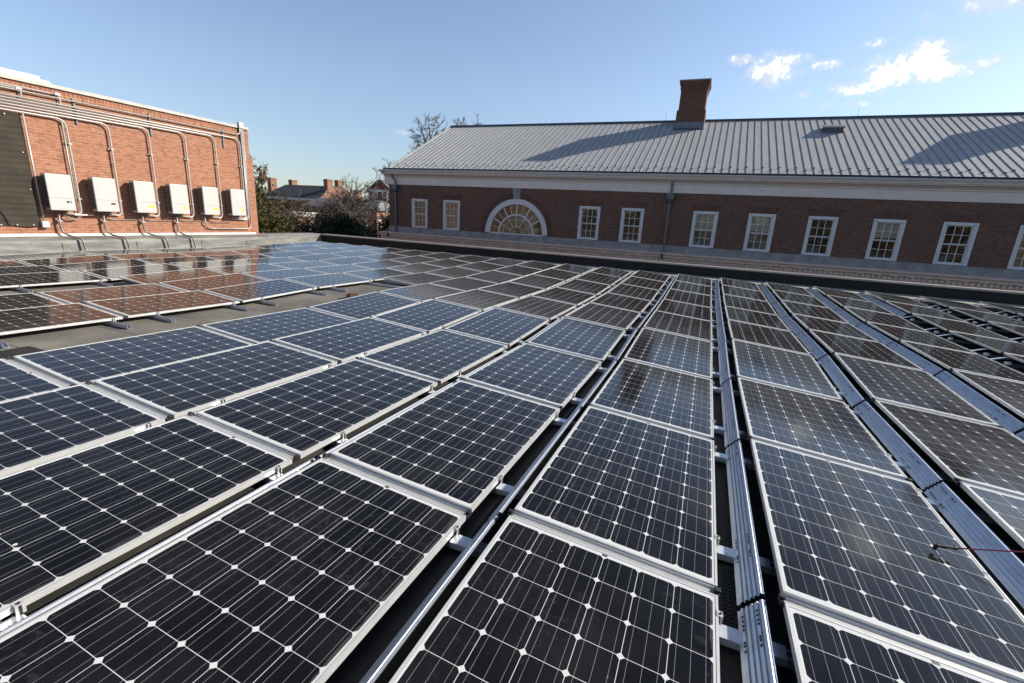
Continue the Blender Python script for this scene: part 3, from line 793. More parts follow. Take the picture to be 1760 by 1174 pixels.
# lower flexible conduits dropping from four inverters over the curb to the roof
for i in range(4):
    y = INV[i]+.24; xs = XWALL+.115
    dy = (.34, .40, .52, .30)[i]
    zb = zr(y+dy)-DECK
    path = [(xs, y, 1.07), (xs, y-.01, .72)] + bend((xs, y-.01, .62), (xs, y+.02, .44), (-16.40, y+dy*.55, .385), 6)[1:] + bend((-16.36, y+dy*.68, .37), (-16.27, y+dy*.8, .34), (-16.27, y+dy*.82, .18), 6) + bend((-16.27, y+dy*.84, .10), (-16.25, y+dy*.9, zb+.05), (-16.10, y+dy*1.15, zb+.035), 6)
    o = pipe('flexible_conduit', path, .027, 'dark S-shaped conduit dropping over the curb below the %s inverter from the left' % ORD[i], 'conduit', 'conduits dropping to the roof', 'flex')
    m = MB(); m.box(XWALL+.002, xs+.02, y-.05, y+.05, .80, .835); m.build('pipe_clip', M['pipe'], o)
    m = MB(); m.hexa([(-16.20, y+dy*.95, zb+.003), (-16.02, y+dy*.95, zb+.003), (-16.02, y+dy*.95+.36, zb+.003), (-16.20, y+dy*.95+.36, zb+.003), (-16.17, y+dy*.98, zb+.09), (-16.06, y+dy*.98, zb+.09), (-16.06, y+dy*.95+.33, zb+.035), (-16.17, y+dy*.95+.33, zb+.035)])
    m.tube([(-16.10, y+dy+.3, zb+.03), (-16.05, y+dy+.8, zb+.02)], .014, 6)
    m.build('base_shoe', M['rubber'], o)
for i in range(1, 5):   # thin links between inverters
    y0, y1 = INV[i]+.30, (INV[i+1]+.18 if i < 4 else INV[5]+.10); x = XWALL+.03
    zz = .86 if i < 4 else .83
    path = [(XWALL+.11, y0, 1.07)] + bend((XWALL+.11, y0, 1.03), (x, y0+.05, zz), (x, y0+.22, zz), 6) + [(x, y1, zz)]
    pipe('link_conduit', path, .012, 'thin conduit linking the %s inverter to its right hand neighbour' % ORD[i], 'conduit', 'thin conduits linking the inverters', 'flex', 7)
path = [(XWALL+.11, INV[0]+.36, 1.07)] + bend((XWALL+.11, INV[0]+.36, 1.0), (XWALL+.1, INV[0]+.40, .84), (XWALL+.09, INV[0]+.60, .86), 8) + bend((XWALL+.09, INV[0]+.62, .87), (XWALL+.09, INV[0]+.72, .90), (XWALL+.09, INV[0]+.72, .99), 5)
pipe('link_conduit', path, .018, 'short looping dark conduit under the leftmost inverter', 'conduit', None, 'flex', 8)

# ------------------------------------------------------------------ far brick building with metal roof
UB = 24.0; XL, XR = -19.95, 30.0
EY, EZ, RY, RZ = 23.45, 4.16, 31.09, 7.97
TH = math.atan2(RZ-EZ, RY-EY)
bd = thing('brick_building', 'long dark red brick building with grey metal roof beyond the parapet', 'building', (0, UB, 0))
boff = Vector(bd.location)
def BP(m, name, mt, par=None, world_par=None, **kw):
    m.v = [tuple(Vector(v)-boff) for v in m.v]
    return m.build(name, mt, par or bd, **kw)
WIN = [-18.17, -15.84, -7.13, -4.80, -1.19, 1.35, 3.88, 6.41, 8.89, 11.38, 13.9, 16.4]
WW, WZ0, WZ1 = 1.175, .655, 2.43
LX, LZ, LR = -10.90, .68, 1.99      # lunette centre, spring line, outer radius
# wall with openings: columns between windows
m = MB()
def wall_quad(x0, x1, z0, z1): m.box(x0, x1, UB, UB+.32, z0, z1)
openings = [(x, x+WW) for x in WIN] + [(LX-LR, LX+LR)]
openings.sort(); ztop = 3.26
prev = XL
for a, b in openings:
    wall_quad(prev, a, .62, ztop); prev = b
wall_quad(prev, XR, .62, ztop)
for x in WIN: wall_quad(x, x+WW, WZ1, ztop)
# above the lunette: a fan of blocks following the arch
NA = 28
for i in range(NA):
    a0, a1 = math.pi*i/NA, math.pi*(i+1)/NA
    x0, z0, x1, z1 = LX+LR*math.cos(a0), LZ+LR*math.sin(a0), LX+LR*math.cos(a1), LZ+LR*math.sin(a1)
    m.hexa([(x1, UB, z1), (x0, UB, z0), (x0, UB+.32, z0), (x1, UB+.32, z1), (x1, UB, ztop), (x0, UB, ztop), (x0, UB+.32, ztop), (x1, UB+.32, ztop)])
m.box(XL, XR, UB+.05, UB+.36, -9, .26)
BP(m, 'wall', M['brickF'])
m = MB(); m.box(XL, XL+.32, UB+.321, 38.2, .62, 3.26); m.box(XL+.05, XL+.36, UB+.37, 38.2, -9, .26)
m.poly([(XL+.02, EY+.9, 3.26), (XL+.02, 38.2, 3.26), (XL+.02, RY, RZ-.35)])
BP(m, 'side_wall', M['brickFe'])
# flat arches (soldier bricks) over the windows
for x in WIN:
    m = MB(); m.hexa([(x-.02, UB-.004, WZ1), (x+WW+.02, UB-.004, WZ1), (x+WW+.02, UB+.02, WZ1), (x-.02, UB+.02, WZ1), (x-.14, UB-.004, WZ1+.33), (x+WW+.14, UB-.004, WZ1+.33), (x+WW+.14, UB+.02, WZ1+.33), (x-.14, UB+.02, WZ1+.33)])
    BP(m, 'flat_arch', M['brickFs'])
m = MB()
for i in range(40):
    a0, a1 = math.pi*(i+.08)/40, math.pi*(i+.92)/40
    r0, r1 = LR+.005, LR+.32
    q = [(LX+r*math.cos(a), LZ+r*math.sin(a)) for r, a in ((r0, a0), (r1, a0), (r1, a1), (r0, a1))]
    m.hexa([(q[0][0], UB-.004, q[0][1]), (q[1][0], UB-.004, q[1][1]), (q[1][0], UB+.02, q[1][1]), (q[0][0], UB+.02, q[0][1]),
            (q[3][0], UB-.004, q[3][1]), (q[2][0], UB-.004, q[2][1]), (q[2][0], UB+.02, q[2][1]), (q[3][0], UB+.02, q[3][1])])
fixn(BP(m, 'arch_bricks', M['brickC']))
m = MB(); m.hexa([(-11.11, UB-.06, 2.66), (-10.71, UB-.06, 2.66), (-10.71, UB+.1, 2.66), (-11.11, UB+.1, 2.66), (-11.20, UB-.06, 3.262), (-10.66, UB-.06, 3.262), (-10.66, UB+.1, 3.262), (-11.20, UB+.1, 3.262)])
BP(m, 'keystone', M['stone'], bevel=.01)
# stone band and projecting dentil cornice
m = MB(); x = XL-.05
while x < XR:
    w = 2.32; m.box(x+.004, min(x+w-.004, XR), UB-.05, UB+.30, .285, .640); x += w
m.box(XL-.05, XR, UB-.02, UB+.28, .29, .63)
BP(m, 'stone_band', M['stone'])
m = MB()
m.extrude([(UB, .285), (UB-.58, .255), (UB-.62, .25), (UB-.62, .20), (UB-.60, .17), (UB-.56, .15), (UB-.53, .10), (UB-.53, .05), (UB-.36, .05), (UB-.36, -.20), (UB-.30, -.24), (UB-.22, -.28), (UB-.22, -.40), (UB+.05, -.40)], 'x', XL-.42, XR)
x = XL-.38
while x < XR-.2:
    m.box(x, x+.115, UB-.43, UB-.36, -.14, .012); x += .205
x = XL-.36
while x < XR-.3:
    m.box(x, x+.30, UB-.515, UB-.43, .014, .048); x += .615
fixn(BP(m, 'cornice', M['pinkstone']))
# entablature: frieze, bed mould, crown, gutter
m = MB()
m.extrude([(UB-.05, 3.262), (UB-.05, 3.66), (UB-.09, 3.69), (UB-.09, 3.74), (UB-.14, 3.77), (UB-.20, 3.83), (UB-.22, 3.87), (UB-.40, 3.87), (UB-.41, 3.90), (UB-.45, 3.93), (UB-.47, 3.99), (UB-.52, 4.03), (UB-.53, 4.075), (UB+.3, 4.075), (UB+.3, 3.262)], 'x', XL-.30, XR)
fixn(BP(m, 'entablature', M['trim']))
m = MB(); m.extrude([(UB-.54, 4.076), (UB-.585, 4.078), (UB-.585, 4.112), (UB-.572, 4.112), (UB-.572, 4.101), (UB-.54, 4.101)], 'x', XL-.34, XR); fixn(BP(m, 'gutter_lip', M['trimwin']))
m = MB(); m.box(XL-.02, XR, UB-.57, UB-.45, 4.102, 4.20); BP(m, 'gutter', M['darkmetal'])
m = MB(); m.extrude([(EY-.10, 4.00), (EY-.10, 4.10), (EY+.05, 4.14), (EY+.35, 4.05), (EY+.35, 3.95)], 'x', XL-.34, XL-.02); fixn(BP(m, 'eave_return', M['whitepaint']))
# roof slopes with standing seams
c, s = math.cos(TH), math.sin(TH)
XG = -19.50
m = MB()
m.hexa([(XG, EY-.02, EZ), (XR, EY-.02, EZ), (XR, RY, RZ), (XG, RY, RZ), (XG, EY-.02, EZ+.05), (XR, EY-.02, EZ+.05), (XR, RY, RZ+.05), (XG, RY, RZ+.05)])
m.hexa([(XG, RY, RZ), (XR, RY, RZ), (XR, 2*RY-EY, EZ), (XG, 2*RY-EY, EZ), (XG, RY, RZ+.05), (XR, RY, RZ+.05), (XR, 2*RY-EY, EZ+.05), (XG, 2*RY-EY, EZ+.05)])
roof = BP(m, 'roof', M['metalroof'])
m = MB(); x = XG+.13; ii = 0; xs = []
while x < XR-.1:
    h = .026
    e = .008; m.hexa([(x-e, EY-.02, EZ+.051), (x+e, EY-.02, EZ+.051), (x+e, RY-.1, RZ+.051-.1*s/c), (x-e, RY-.1, RZ+.051-.1*s/c), (x-e, EY-.02, EZ+.05+h), (x+e, EY-.02, EZ+.05+h), (x+e, RY-.1, RZ+.05+h-.1*s/c), (x-e, RY-.1, RZ+.05+h-.1*s/c)])
    xs.append(x); x += .349
sm = BP(m, 'standing_seams', M['seam'], roof); sm['kind'] = 'stuff'
m = MB()
for i, x in enumerate(xs):
    t = .33 if i % 2 else .62
    y = EY+t*c; z = EZ+.05+t*s+.03
    m.box(x-.042, x+.042, y-.010, y+.010, z-.005, z+.045); m.box(x-.020, x+.020, y-.02, y+.04, z-.01, z+.02)
sg = BP(m, 'snow_guards', M['darkmetal'], roof); sg['kind'] = 'stuff'
m = MB(); m.hexa([(XG-.03, RY-.16, RZ-.01), (XR, RY-.16, RZ-.01), (XR, RY+.16, RZ-.01), (XG-.03, RY+.16, RZ-.01), (XG-.03, RY-.14, RZ+.10), (XR, RY-.14, RZ+.10), (XR, RY+.14, RZ+.10), (XG-.03, RY+.14, RZ+.10)])
BP(m, 'ridge_cap', M['darkmetal'], roof)
m = MB()
for sgn in (1, -1):
    y0, y1 = (EY-.02, RY-.17) if sgn > 0 else (2*RY-EY, RY+.17)
    m.hexa([(XG-.06, y0, EZ-.04), (XG, y0, EZ-.04), (XG, y1, RZ-.04-.17*s/c), (XG-.06, y1, RZ-.04-.17*s/c), (XG-.06, y0, EZ+.09), (XG, y0, EZ+.09), (XG, y1, RZ+.09-.17*s/c), (XG-.06, y1, RZ+.09-.17*s/c)])
fixn(BP(m, 'rake_trim', M['seam'], roof))
def rod(x, y, z0, z1, par):
    m = MB(); m.tube([(x, y, z0), (x, y, z1)], [.008, .005], 5); BP(m, 'lightning_rod', M['darkmetal'], par)
rod(-3.94, RY, RZ+.1, RZ+.66, roof); rod(6.3, RY, RZ+.1, RZ+.5, roof)
def chimney(x0):
    """front left corner of the shaft at x0"""
    m = MB(); x1 = x0+1.47; y0, y1 = 29.70, 31.30
    m.box(x0-.085, x1+.075, y0-.04, y1+.05, 7.20, 8.355); m.box(x0, x1, y0, y1, 8.355, 9.43)
    for i, (d, z0, z1) in enumerate(((.02, 9.43, 9.50), (.045, 9.50, 9.57), (.02, 9.57, 9.63), (.05, 9.63, 9.72), (.085, 9.72, 9.81), (.12, 9.81, 9.91))): m.box(x0-d, x1+d, y0-d, y1+d, z0, z1)
    ch = BP(m, 'chimney', M['brickC'], roof)
    m = MB(); m.box(x0-.135, x1+.135, y0-.135, y1+.135, 9.91, 9.985); BP(m, 'chimney_cap', M['leadgrey'], ch, bevel=.01) if False else BP(m, 'chimney_cap', M['leadgrey'], roof)
    m = MB(); m.box(x0-.10, x1+.09, y0-.055, y1+.06, 7.0, 7.70); m.hexa([(x0-.15, y0-.30, 7.14), (x1+.13, y0-.30, 7.14), (x1+.13, y0-.05, 7.26), (x0-.15, y0-.05, 7.26), (x0-.15, y0-.30, 7.165), (x1+.13, y0-.30, 7.165), (x1+.10, y0-.05, 7.36), (x0-.12, y0-.05, 7.36)])
    BP(m, 'chimney_flashing', M['leadgrey'], roof)
    rod(x0+.35, 30.2, 9.98, 10.35, roof); rod(x0+1.15, 30.2, 9.98, 10.35, roof)
chimney(-3.11); chimney(15.0)
# roof vent box
vx0, vx1, vy = 4.48, 5.33, 28.63
m = MB(); m.box(vx0, vx1, vy, vy+.75, 6.60, 7.07); BP(m, 'vent_box', M['darkmetal'], roof)
m = MB(); m.hexa([(vx0-.06, vy-.08, 7.06), (vx1+.05, vy-.08, 7.06), (vx1+.05, vy+.85, 7.06), (vx0-.06, vy+.85, 7.06), (vx0-.06, vy-.08, 7.12), (vx1+.05, vy-.08, 7.12), (vx1-.02, vy+.75, 7.34), (vx0+.02, vy+.75, 7.34)])
BP(m, 'vent_hood', M['ventgrey'], roof)
# downpipes
for (x, kind) in ((-19.36, 0), (-2.40, 1), (14.9, 1)):
    m = MB(); yd = UB-.10
    if kind == 0: m.tube([(x-.12, UB-.33, 3.95)] + bend((x-.12, UB-.33, 3.78), (x-.10, UB-.24, 3.62), (x+.02, UB-.15, 3.52)) + [(x+.02, yd-.05, 3.2)], .055, 8)
    else: m.box(x-.055, x+.055, UB-.16, UB-.052, 3.20, 3.87)
    m.hexa([(x-.09, UB-.24, 2.80), (x+.09, UB-.24, 2.80), (x+.09, UB-.03, 2.80), (x-.09, UB-.03, 2.80), (x-.17, UB-.30, 2.97), (x+.17, UB-.30, 2.97), (x+.17, UB-.03, 2.97), (x-.17, UB-.03, 2.97)])
    m.box(x-.17, x+.17, UB-.30, UB-.03, 2.97, 3.24)
    m.box(x-.052, x+.052, UB-.155, UB-.06, .27, 2.80)
    dp = BP(m, 'downpipe', M['leadgrey'])
    m = MB(); m.box(x-.09, x+.09, UB-.162, UB-.058, 2.60, 2.65); m.box(x-.09, x+.09, UB-.162, UB-.058, 1.1, 1.15); BP(m, 'pipe_strap', M['leadgrey'], dp)
m = MB(); m.box(-2.46, -2.34, UB-.63, UB-.50, -.02, .24); m.box(-19.70, -19.58, UB-.63, UB-.50, -.02, .24); BP(m, 'cornice_outlet', M['darkmetal'])
# windows
rw = random.Random(5)
rooms = ['room_tan', 'room_tan', 'room_dark', 'room_dark', 'room_wire', 'room_wire', 'room_dark', 'room_dark', 'room_dark', 'room_tan', 'room_dark', 'room_dark']
for i, x in enumerate(WIN):
    m = MB(); y0, y1 = UB-.035, UB+.12; t = .145
    m.box(x, x+t, y0, y1, WZ0, WZ1); m.box(x+WW-t, x+WW, y0, y1, WZ0, WZ1); m.box(x+t, x+WW-t, y0, y1, WZ1-.125, WZ1); m.box(x+t, x+WW-t, y0-.01, y1, WZ0, WZ0+.07)
    m.box(x+t-.045, x+t, y0-.018, y0, WZ0+.07, WZ1-.09); m.box(x+WW-t, x+WW-t+.045, y0-.018, y0, WZ0+.07, WZ1-.09); m.box(x+t-.045, x+WW-t+.045, y0-.018, y0, WZ1-.125, WZ1-.09)
    w = BP(m, 'window', M['trimwin'])
    gx0, gx1, gz0, gz1 = x+t, x+WW-t, WZ0+.07, WZ1-.125; zm = (gz0+gz1)/2
    for part, (a, b_, yy) in (('lower_sash', (gz0, zm-.0, UB+.075)), ('upper_sash', (zm, gz1, UB+.030))):
        m = MB(); f = .034
        m.box(gx0, gx0+f, yy, yy+.035, a, b_); m.box(gx1-f, gx1, yy, yy+.035, a, b_); m.box(gx0+f, gx1-f, yy, yy+.035, a, a+f); m.box(gx0+f, gx1-f, yy, yy+.035, b_-f, b_)
        for j in (1, 2):
            xx = gx0+f+(gx1-gx0-2*f)*j/3; m.box(xx-.011, xx+.011, yy+.003, yy+.032, a+f, b_-f)
        zz = (a+b_)/2
        for j in range(3):
            xa = gx0+f+(gx1-gx0-2*f)*j/3+(.011 if j else 0); xb = gx0+f+(gx1-gx0-2*f)*(j+1)/3-(.011 if j < 2 else 0)
            m.box(xa, xb, yy+.004, yy+.031, zz-.010, zz+.010)
        BP(m, part, M['trimwin'], w)
    m = MB(); m.box(gx0+.03, gx1-.03, UB+.058, UB+.062, zm+.02, gz1-.03); m.box(gx0+.03, gx1-.03, UB+.103, UB+.107, gz0+.03, zm-.02)
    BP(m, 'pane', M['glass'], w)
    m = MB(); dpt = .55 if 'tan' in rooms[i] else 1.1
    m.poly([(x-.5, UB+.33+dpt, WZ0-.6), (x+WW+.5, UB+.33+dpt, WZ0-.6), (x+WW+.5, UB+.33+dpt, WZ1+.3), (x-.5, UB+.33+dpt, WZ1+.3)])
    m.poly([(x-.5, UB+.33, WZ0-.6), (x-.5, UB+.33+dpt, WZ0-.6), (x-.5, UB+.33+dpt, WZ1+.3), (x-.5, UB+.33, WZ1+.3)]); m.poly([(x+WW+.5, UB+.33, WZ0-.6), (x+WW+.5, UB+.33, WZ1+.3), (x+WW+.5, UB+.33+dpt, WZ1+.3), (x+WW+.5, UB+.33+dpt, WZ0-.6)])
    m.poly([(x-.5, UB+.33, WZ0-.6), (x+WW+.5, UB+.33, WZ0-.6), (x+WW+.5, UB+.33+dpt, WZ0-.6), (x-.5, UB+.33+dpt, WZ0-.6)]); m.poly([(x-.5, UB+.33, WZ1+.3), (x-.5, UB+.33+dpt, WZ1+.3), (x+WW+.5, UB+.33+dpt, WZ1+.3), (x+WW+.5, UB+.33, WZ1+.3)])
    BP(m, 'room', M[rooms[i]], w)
    if i in (4, 5, 7, 10):
        m = MB(); zb = (zm-.05, zm+.08, zm+.1, zm-.2)[(4, 5, 7, 10).index(i)]; m.box(gx0-.05, gx1+.05, UB+.34, UB+.35, zb, WZ1); BP(m, 'roller_blind', M['blind'], w)
    # what can be made out inside
    m = MB()
    if i == 2:
        m.tube([(x+.36, UB+.75, WZ0+.05), (x+.30, UB+.8, WZ0+.5), (x+.40, UB+.8, WZ0+.8), (x+.28, UB+.8, WZ0+1.2), (x+.36, UB+.8, WZ0+1.7)], .07, 8); BP(m, 'yellow_duct', M['yellowduct'], w)
    elif i in (4, 5, 6, 8):
        for j in range(5):
            xa = x+.2+.7*rw.random(); za = WZ0+.6+1.0*rw.random()
            m.tube([(xa, UB+.9, za), (xa+rw.uniform(-.3, .3), UB+.9, za+rw.uniform(.1, .3)), (xa+rw.uniform(-.5, .5), UB+.95, za+rw.uniform(.2, .7))], .022, 6)
        m.box(x+.25, x+.8, UB+.7, UB+1.0, WZ0-.1, WZ0+.28+.2*rw.random())
        BP(m, 'hanging_ducts', M['ventgrey'], w)
    else:
        m.box(x+.2, x+.75, UB+.6, UB+.8, WZ0-.1, WZ0+.05); BP(m, 'furniture', M['room_dark'], w)
# lunette window
def arc_bar(m, r0, r1, y0, y1, a0=0.0, a1=math.pi, n=32, cx=LX, cz=LZ):
    for i in range(n):
        b0, b1 = a0+(a1-a0)*i/n, a0+(a1-a0)*(i+1)/n
        q = [(cx+r*math.cos(a), cz+r*math.sin(a)) for r, a in ((r0, b0), (r1, b0), (r1, b1), (r0, b1))]
        m.hexa([(q[0][0], y0, q[0][1]), (q[1][0], y0, q[1][1]), (q[1][0], y1, q[1][1]), (q[0][0], y1, q[0][1]), (q[3][0], y0, q[3][1]), (q[2][0], y0, q[2][1]), (q[2][0], y1, q[2][1]), (q[3][0], y1, q[3][1])])
def spoke(m, a, r0, r1, w, y0, y1):
    d = Vector((math.cos(a), 0, math.sin(a))); n = Vector((-math.sin(a), 0, math.cos(a)))
    c = Vector((LX, 0, LZ)); q = [c+d*r0-n*w, c+d*r1-n*w, c+d*r1+n*w, c+d*r0+n*w]
    m.hexa([(p.x, y0, p.z) for p in q[:2]] + [(p.x, y1, p.z) for p in (q[1], q[0])] + [(q[3].x, y0, q[3].z), (q[2].x, y0, q[2].z), (q[2].x, y1, q[2].z), (q[3].x, y1, q[3].z)])
m = MB(); arc_bar(m, LR-.30, LR-.002, UB-.03, UB+.12, n=40); arc_bar(m, LR-.06, LR-.01, UB-.055, UB-.03, n=40); m.box(LX-LR+.30, LX+LR-.30, UB-.03, UB+.12, LZ-.04, LZ+.03)
lun = fixn(BP(m, 'lunette_window', M['trimwin'])); 
m = MB(); arc_bar(m, 1.05, 1.14, UB+.02, UB+.06, n=36)
for j in range(1, 6): spoke(m, math.pi*j/6, 1.14, LR-.30, .030, UB+.02, UB+.06)
for j in range(6): spoke(m, math.pi*(j+.5)/6, 1.14, LR-.30, .011, UB+.025, UB+.055)
for j in range(1, 6): spoke(m, math.pi*j/6, .42, .93, .011, UB+.025, UB+.055)
arc_bar(m, .40, .425, UB+.025, UB+.055, n=20)
for j in range(6):
    a = math.pi*(j+.5)/6; cx, cz = LX+1.06*math.cos(a), LZ+1.06*math.sin(a)
    arc_bar(m, .245, .265, UB+.025, UB+.055, a+math.pi-1.25, a+math.pi+1.25, 10, cx, cz)
fixn(BP(m, 'glazing_bars', M['trimwin'], lun))
m = MB(); pts = [(LX+(LR-.29)*math.cos(math.pi*i/32), UB+.07, LZ+(LR-.29)*math.sin(math.pi*i/32)) for i in range(33)]; m.poly(list(reversed(pts))); BP(m, 'pane', M['glass'], lun)
m = MB(); m.poly([(LX-2.3, UB+.95, LZ-.6), (LX+2.3, UB+.95, LZ-.6), (LX+2.3, UB+.95, 3.2), (LX-2.3, UB+.95, 3.2)]); m.poly([(LX-2.3, UB+.33, LZ-.3), (LX+2.3, UB+.33, LZ-.3), (LX+2.3, UB+.95, LZ-.3), (LX-2.3, UB+.95, LZ-.3)])
BP(m, 'room', M['room_tan2'], lun)
m = MB(); m.box(LX+1.15, LX+1.75, UB+.6, UB+.9, LZ-.1, LZ+.75); m.box(LX-.3, LX+.2, UB+.7, UB+.9, LZ-.1, LZ+.3); BP(m, 'furniture', M['room_dark'], lun)

# ------------------------------------------------------------------ distant buildings
A = thing('brick_building', 'distant building with dark hipped roof and four orange chimneys', 'building', (-97, 103, -9))
ao = Vector(A.location)
def AP(m, name, mt, par=A): m.v = [tuple(Vector(v)-ao) for v in m.v]; return fixn(m.build(name, mt, par))
m = MB(); m.box(-117, -96.7, 95.5, 110, -9, 3.4); m.poly([(-96.7, 95.5, 3.4), (-96.7, 110, 3.4), (-96.7, 106.0, 7.0), (-96.7, 99.2, 7.0)]); AP(m, 'wall', M['brickA'])
m = MB(); m.hexa([(-118, 95, 3.7), (-96.72, 95, 3.7), (-96.72, 110.5, 3.7), (-118, 110.5, 3.7), (-115, 101.6, 7.4), (-96.75, 101.6, 7.4), (-96.75, 104, 7.4), (-115, 104, 7.4)]); ar = AP(m, 'roof', M['slate'])
m = MB(); m.box(-118.3, -96.4, 94.7, 110.8, 3.2, 3.72); AP(m, 'eaves', M['whitepaint'])
for (x, y, z) in ((-96.9, 99.6, 8.9), (-96.9, 103.6, 9.0), (-117.4, 99.4, 8.9), (-114.4, 104.0, 8.8)):
    m = MB(); m.box(x-1.0, x+.3, y-1.05, y+.95, 4, z); m.box(x-1.1, x+.4, y-1.15, y+1.05, z-.35, z-.1); m.box(x-.9, x+.2, y-.95, y+.85, z, z+.12); AP(m, 'chimney', M['brickA'], ar)
for y in (98.5, 101.2, 104.4, 107):
    m = MB(); m.box(-96.72, -96.62, y-.5, y+.5, -1.0, .9); AP(m, 'window', M['trimwin'])
for x in range(-115, -97, 3):
    m = MB(); m.box(x, x+1.0, 95.42, 95.52, -1.5, .5); AP(m, 'window', M['trimwin'])
A2 = thing('brick_building', 'lower grey roofed wing in front of the four chimney building', 'building', (-80, 88, -9))
ao = Vector(A2.location)
m = MB(); m.box(-92, -70.5, 86, 94, -9, 1.9); AP(m, 'wall', M['brickA'], A2)
m = MB(); m.hexa([(-92.5, 85.5, 1.9), (-70, 85.5, 1.9), (-70, 94.5, 1.9), (-92.5, 94.5, 1.9), (-91, 89.5, 3.9), (-72, 89.5, 3.9), (-72, 90.5, 3.9), (-91, 90.5, 3.9)]); ar = AP(m, 'roof', M['greyroof'], A2)
m = MB(); m.box(-79.2, -78.0, 88.5, 90, 2, 6.0); m.box(-79.3, -77.9, 88.4, 90.1, 5.6, 5.8); AP(m, 'chimney', M['brickA'], ar)
m = MB(); m.box(-92.6, -69.9, 85.4, 94.6, 1.6, 1.92); AP(m, 'eaves', M['greyroof'], A2)
for y in (87, 89.5, 92):
    m = MB(); m.box(-70.52, -70.42, y-.5, y+.5, -2.2, -.4); AP(m, 'window', M['trimwin'], A2)
for x in (-90, -86, -82, -78, -74):
    m = MB(); m.box(x, x+1, 85.9, 86.02, -2.2, -.4); AP(m, 'window', M['trimwin'], A2)
B = thing('brick_building', 'tall gabled red brick building with four white windows', 'building', (-93, 116, -9))
ao = Vector(B.location)
m = MB(); m.box(-97.4, -88.6, 116, 128, -9, 7.4); m.poly([(-97.4, 116.01, 7.4), (-88.6, 116.01, 7.4), (-93, 116.01, 10.2)]); AP(m, 'wall', M['brickB'], B)
m = MB()
for sg_ in (-1, 1):
    xo = -93+sg_*5.0
    m.hexa([(-93, 115.4, 10.35), (xo, 115.4, 7.25), (xo, 128.4, 7.25), (-93, 128.4, 10.35), (-93, 115.4, 10.65), (xo, 115.4, 7.55), (xo, 128.4, 7.55), (-93, 128.4, 10.65)])
AP(m, 'roof', M['greyroof'], B)
m = MB(); m.box(-97.9, -88.1, 115.7, 116.0, 7.0, 7.7); AP(m, 'pediment_band', M['whitepaint'], B)
m = MB(); m.box(-97.5, -88.5, 115.85, 116, 1.9, 2.3); AP(m, 'stone_band', M['stone'], B)
for x in (-95.7, -92.4):
    for z in (5.3, 2.7):
        m = MB(); m.box(x, x+1.75, 115.9, 116.02, z, z+1.75); w_ = AP(m, 'window', M['trimwin'], B)
        m = MB(); m.box(x+.35, x+1.4, 115.86, 115.9, z+.25, z+1.55); AP(m, 'pane', M['leadgrey'], w_)
Cb = thing('brick_building', 'small orange brick pavilion with cream cornice among the bare trees', 'building', (-55, 49, -9))
ao = Vector(Cb.location)
m = MB(); m.box(-57.0, -55.0, 48.6, 52, -9, .1); AP(m, 'wall', M['brickA'], Cb)
m = MB(); m.box(-57.2, -54.8, 48.3, 52.2, .15, .6); m.box(-57.4, -54.6, 48.1, 52.4, .6, .8); AP(m, 'cornice', M['whitepaint'], Cb)

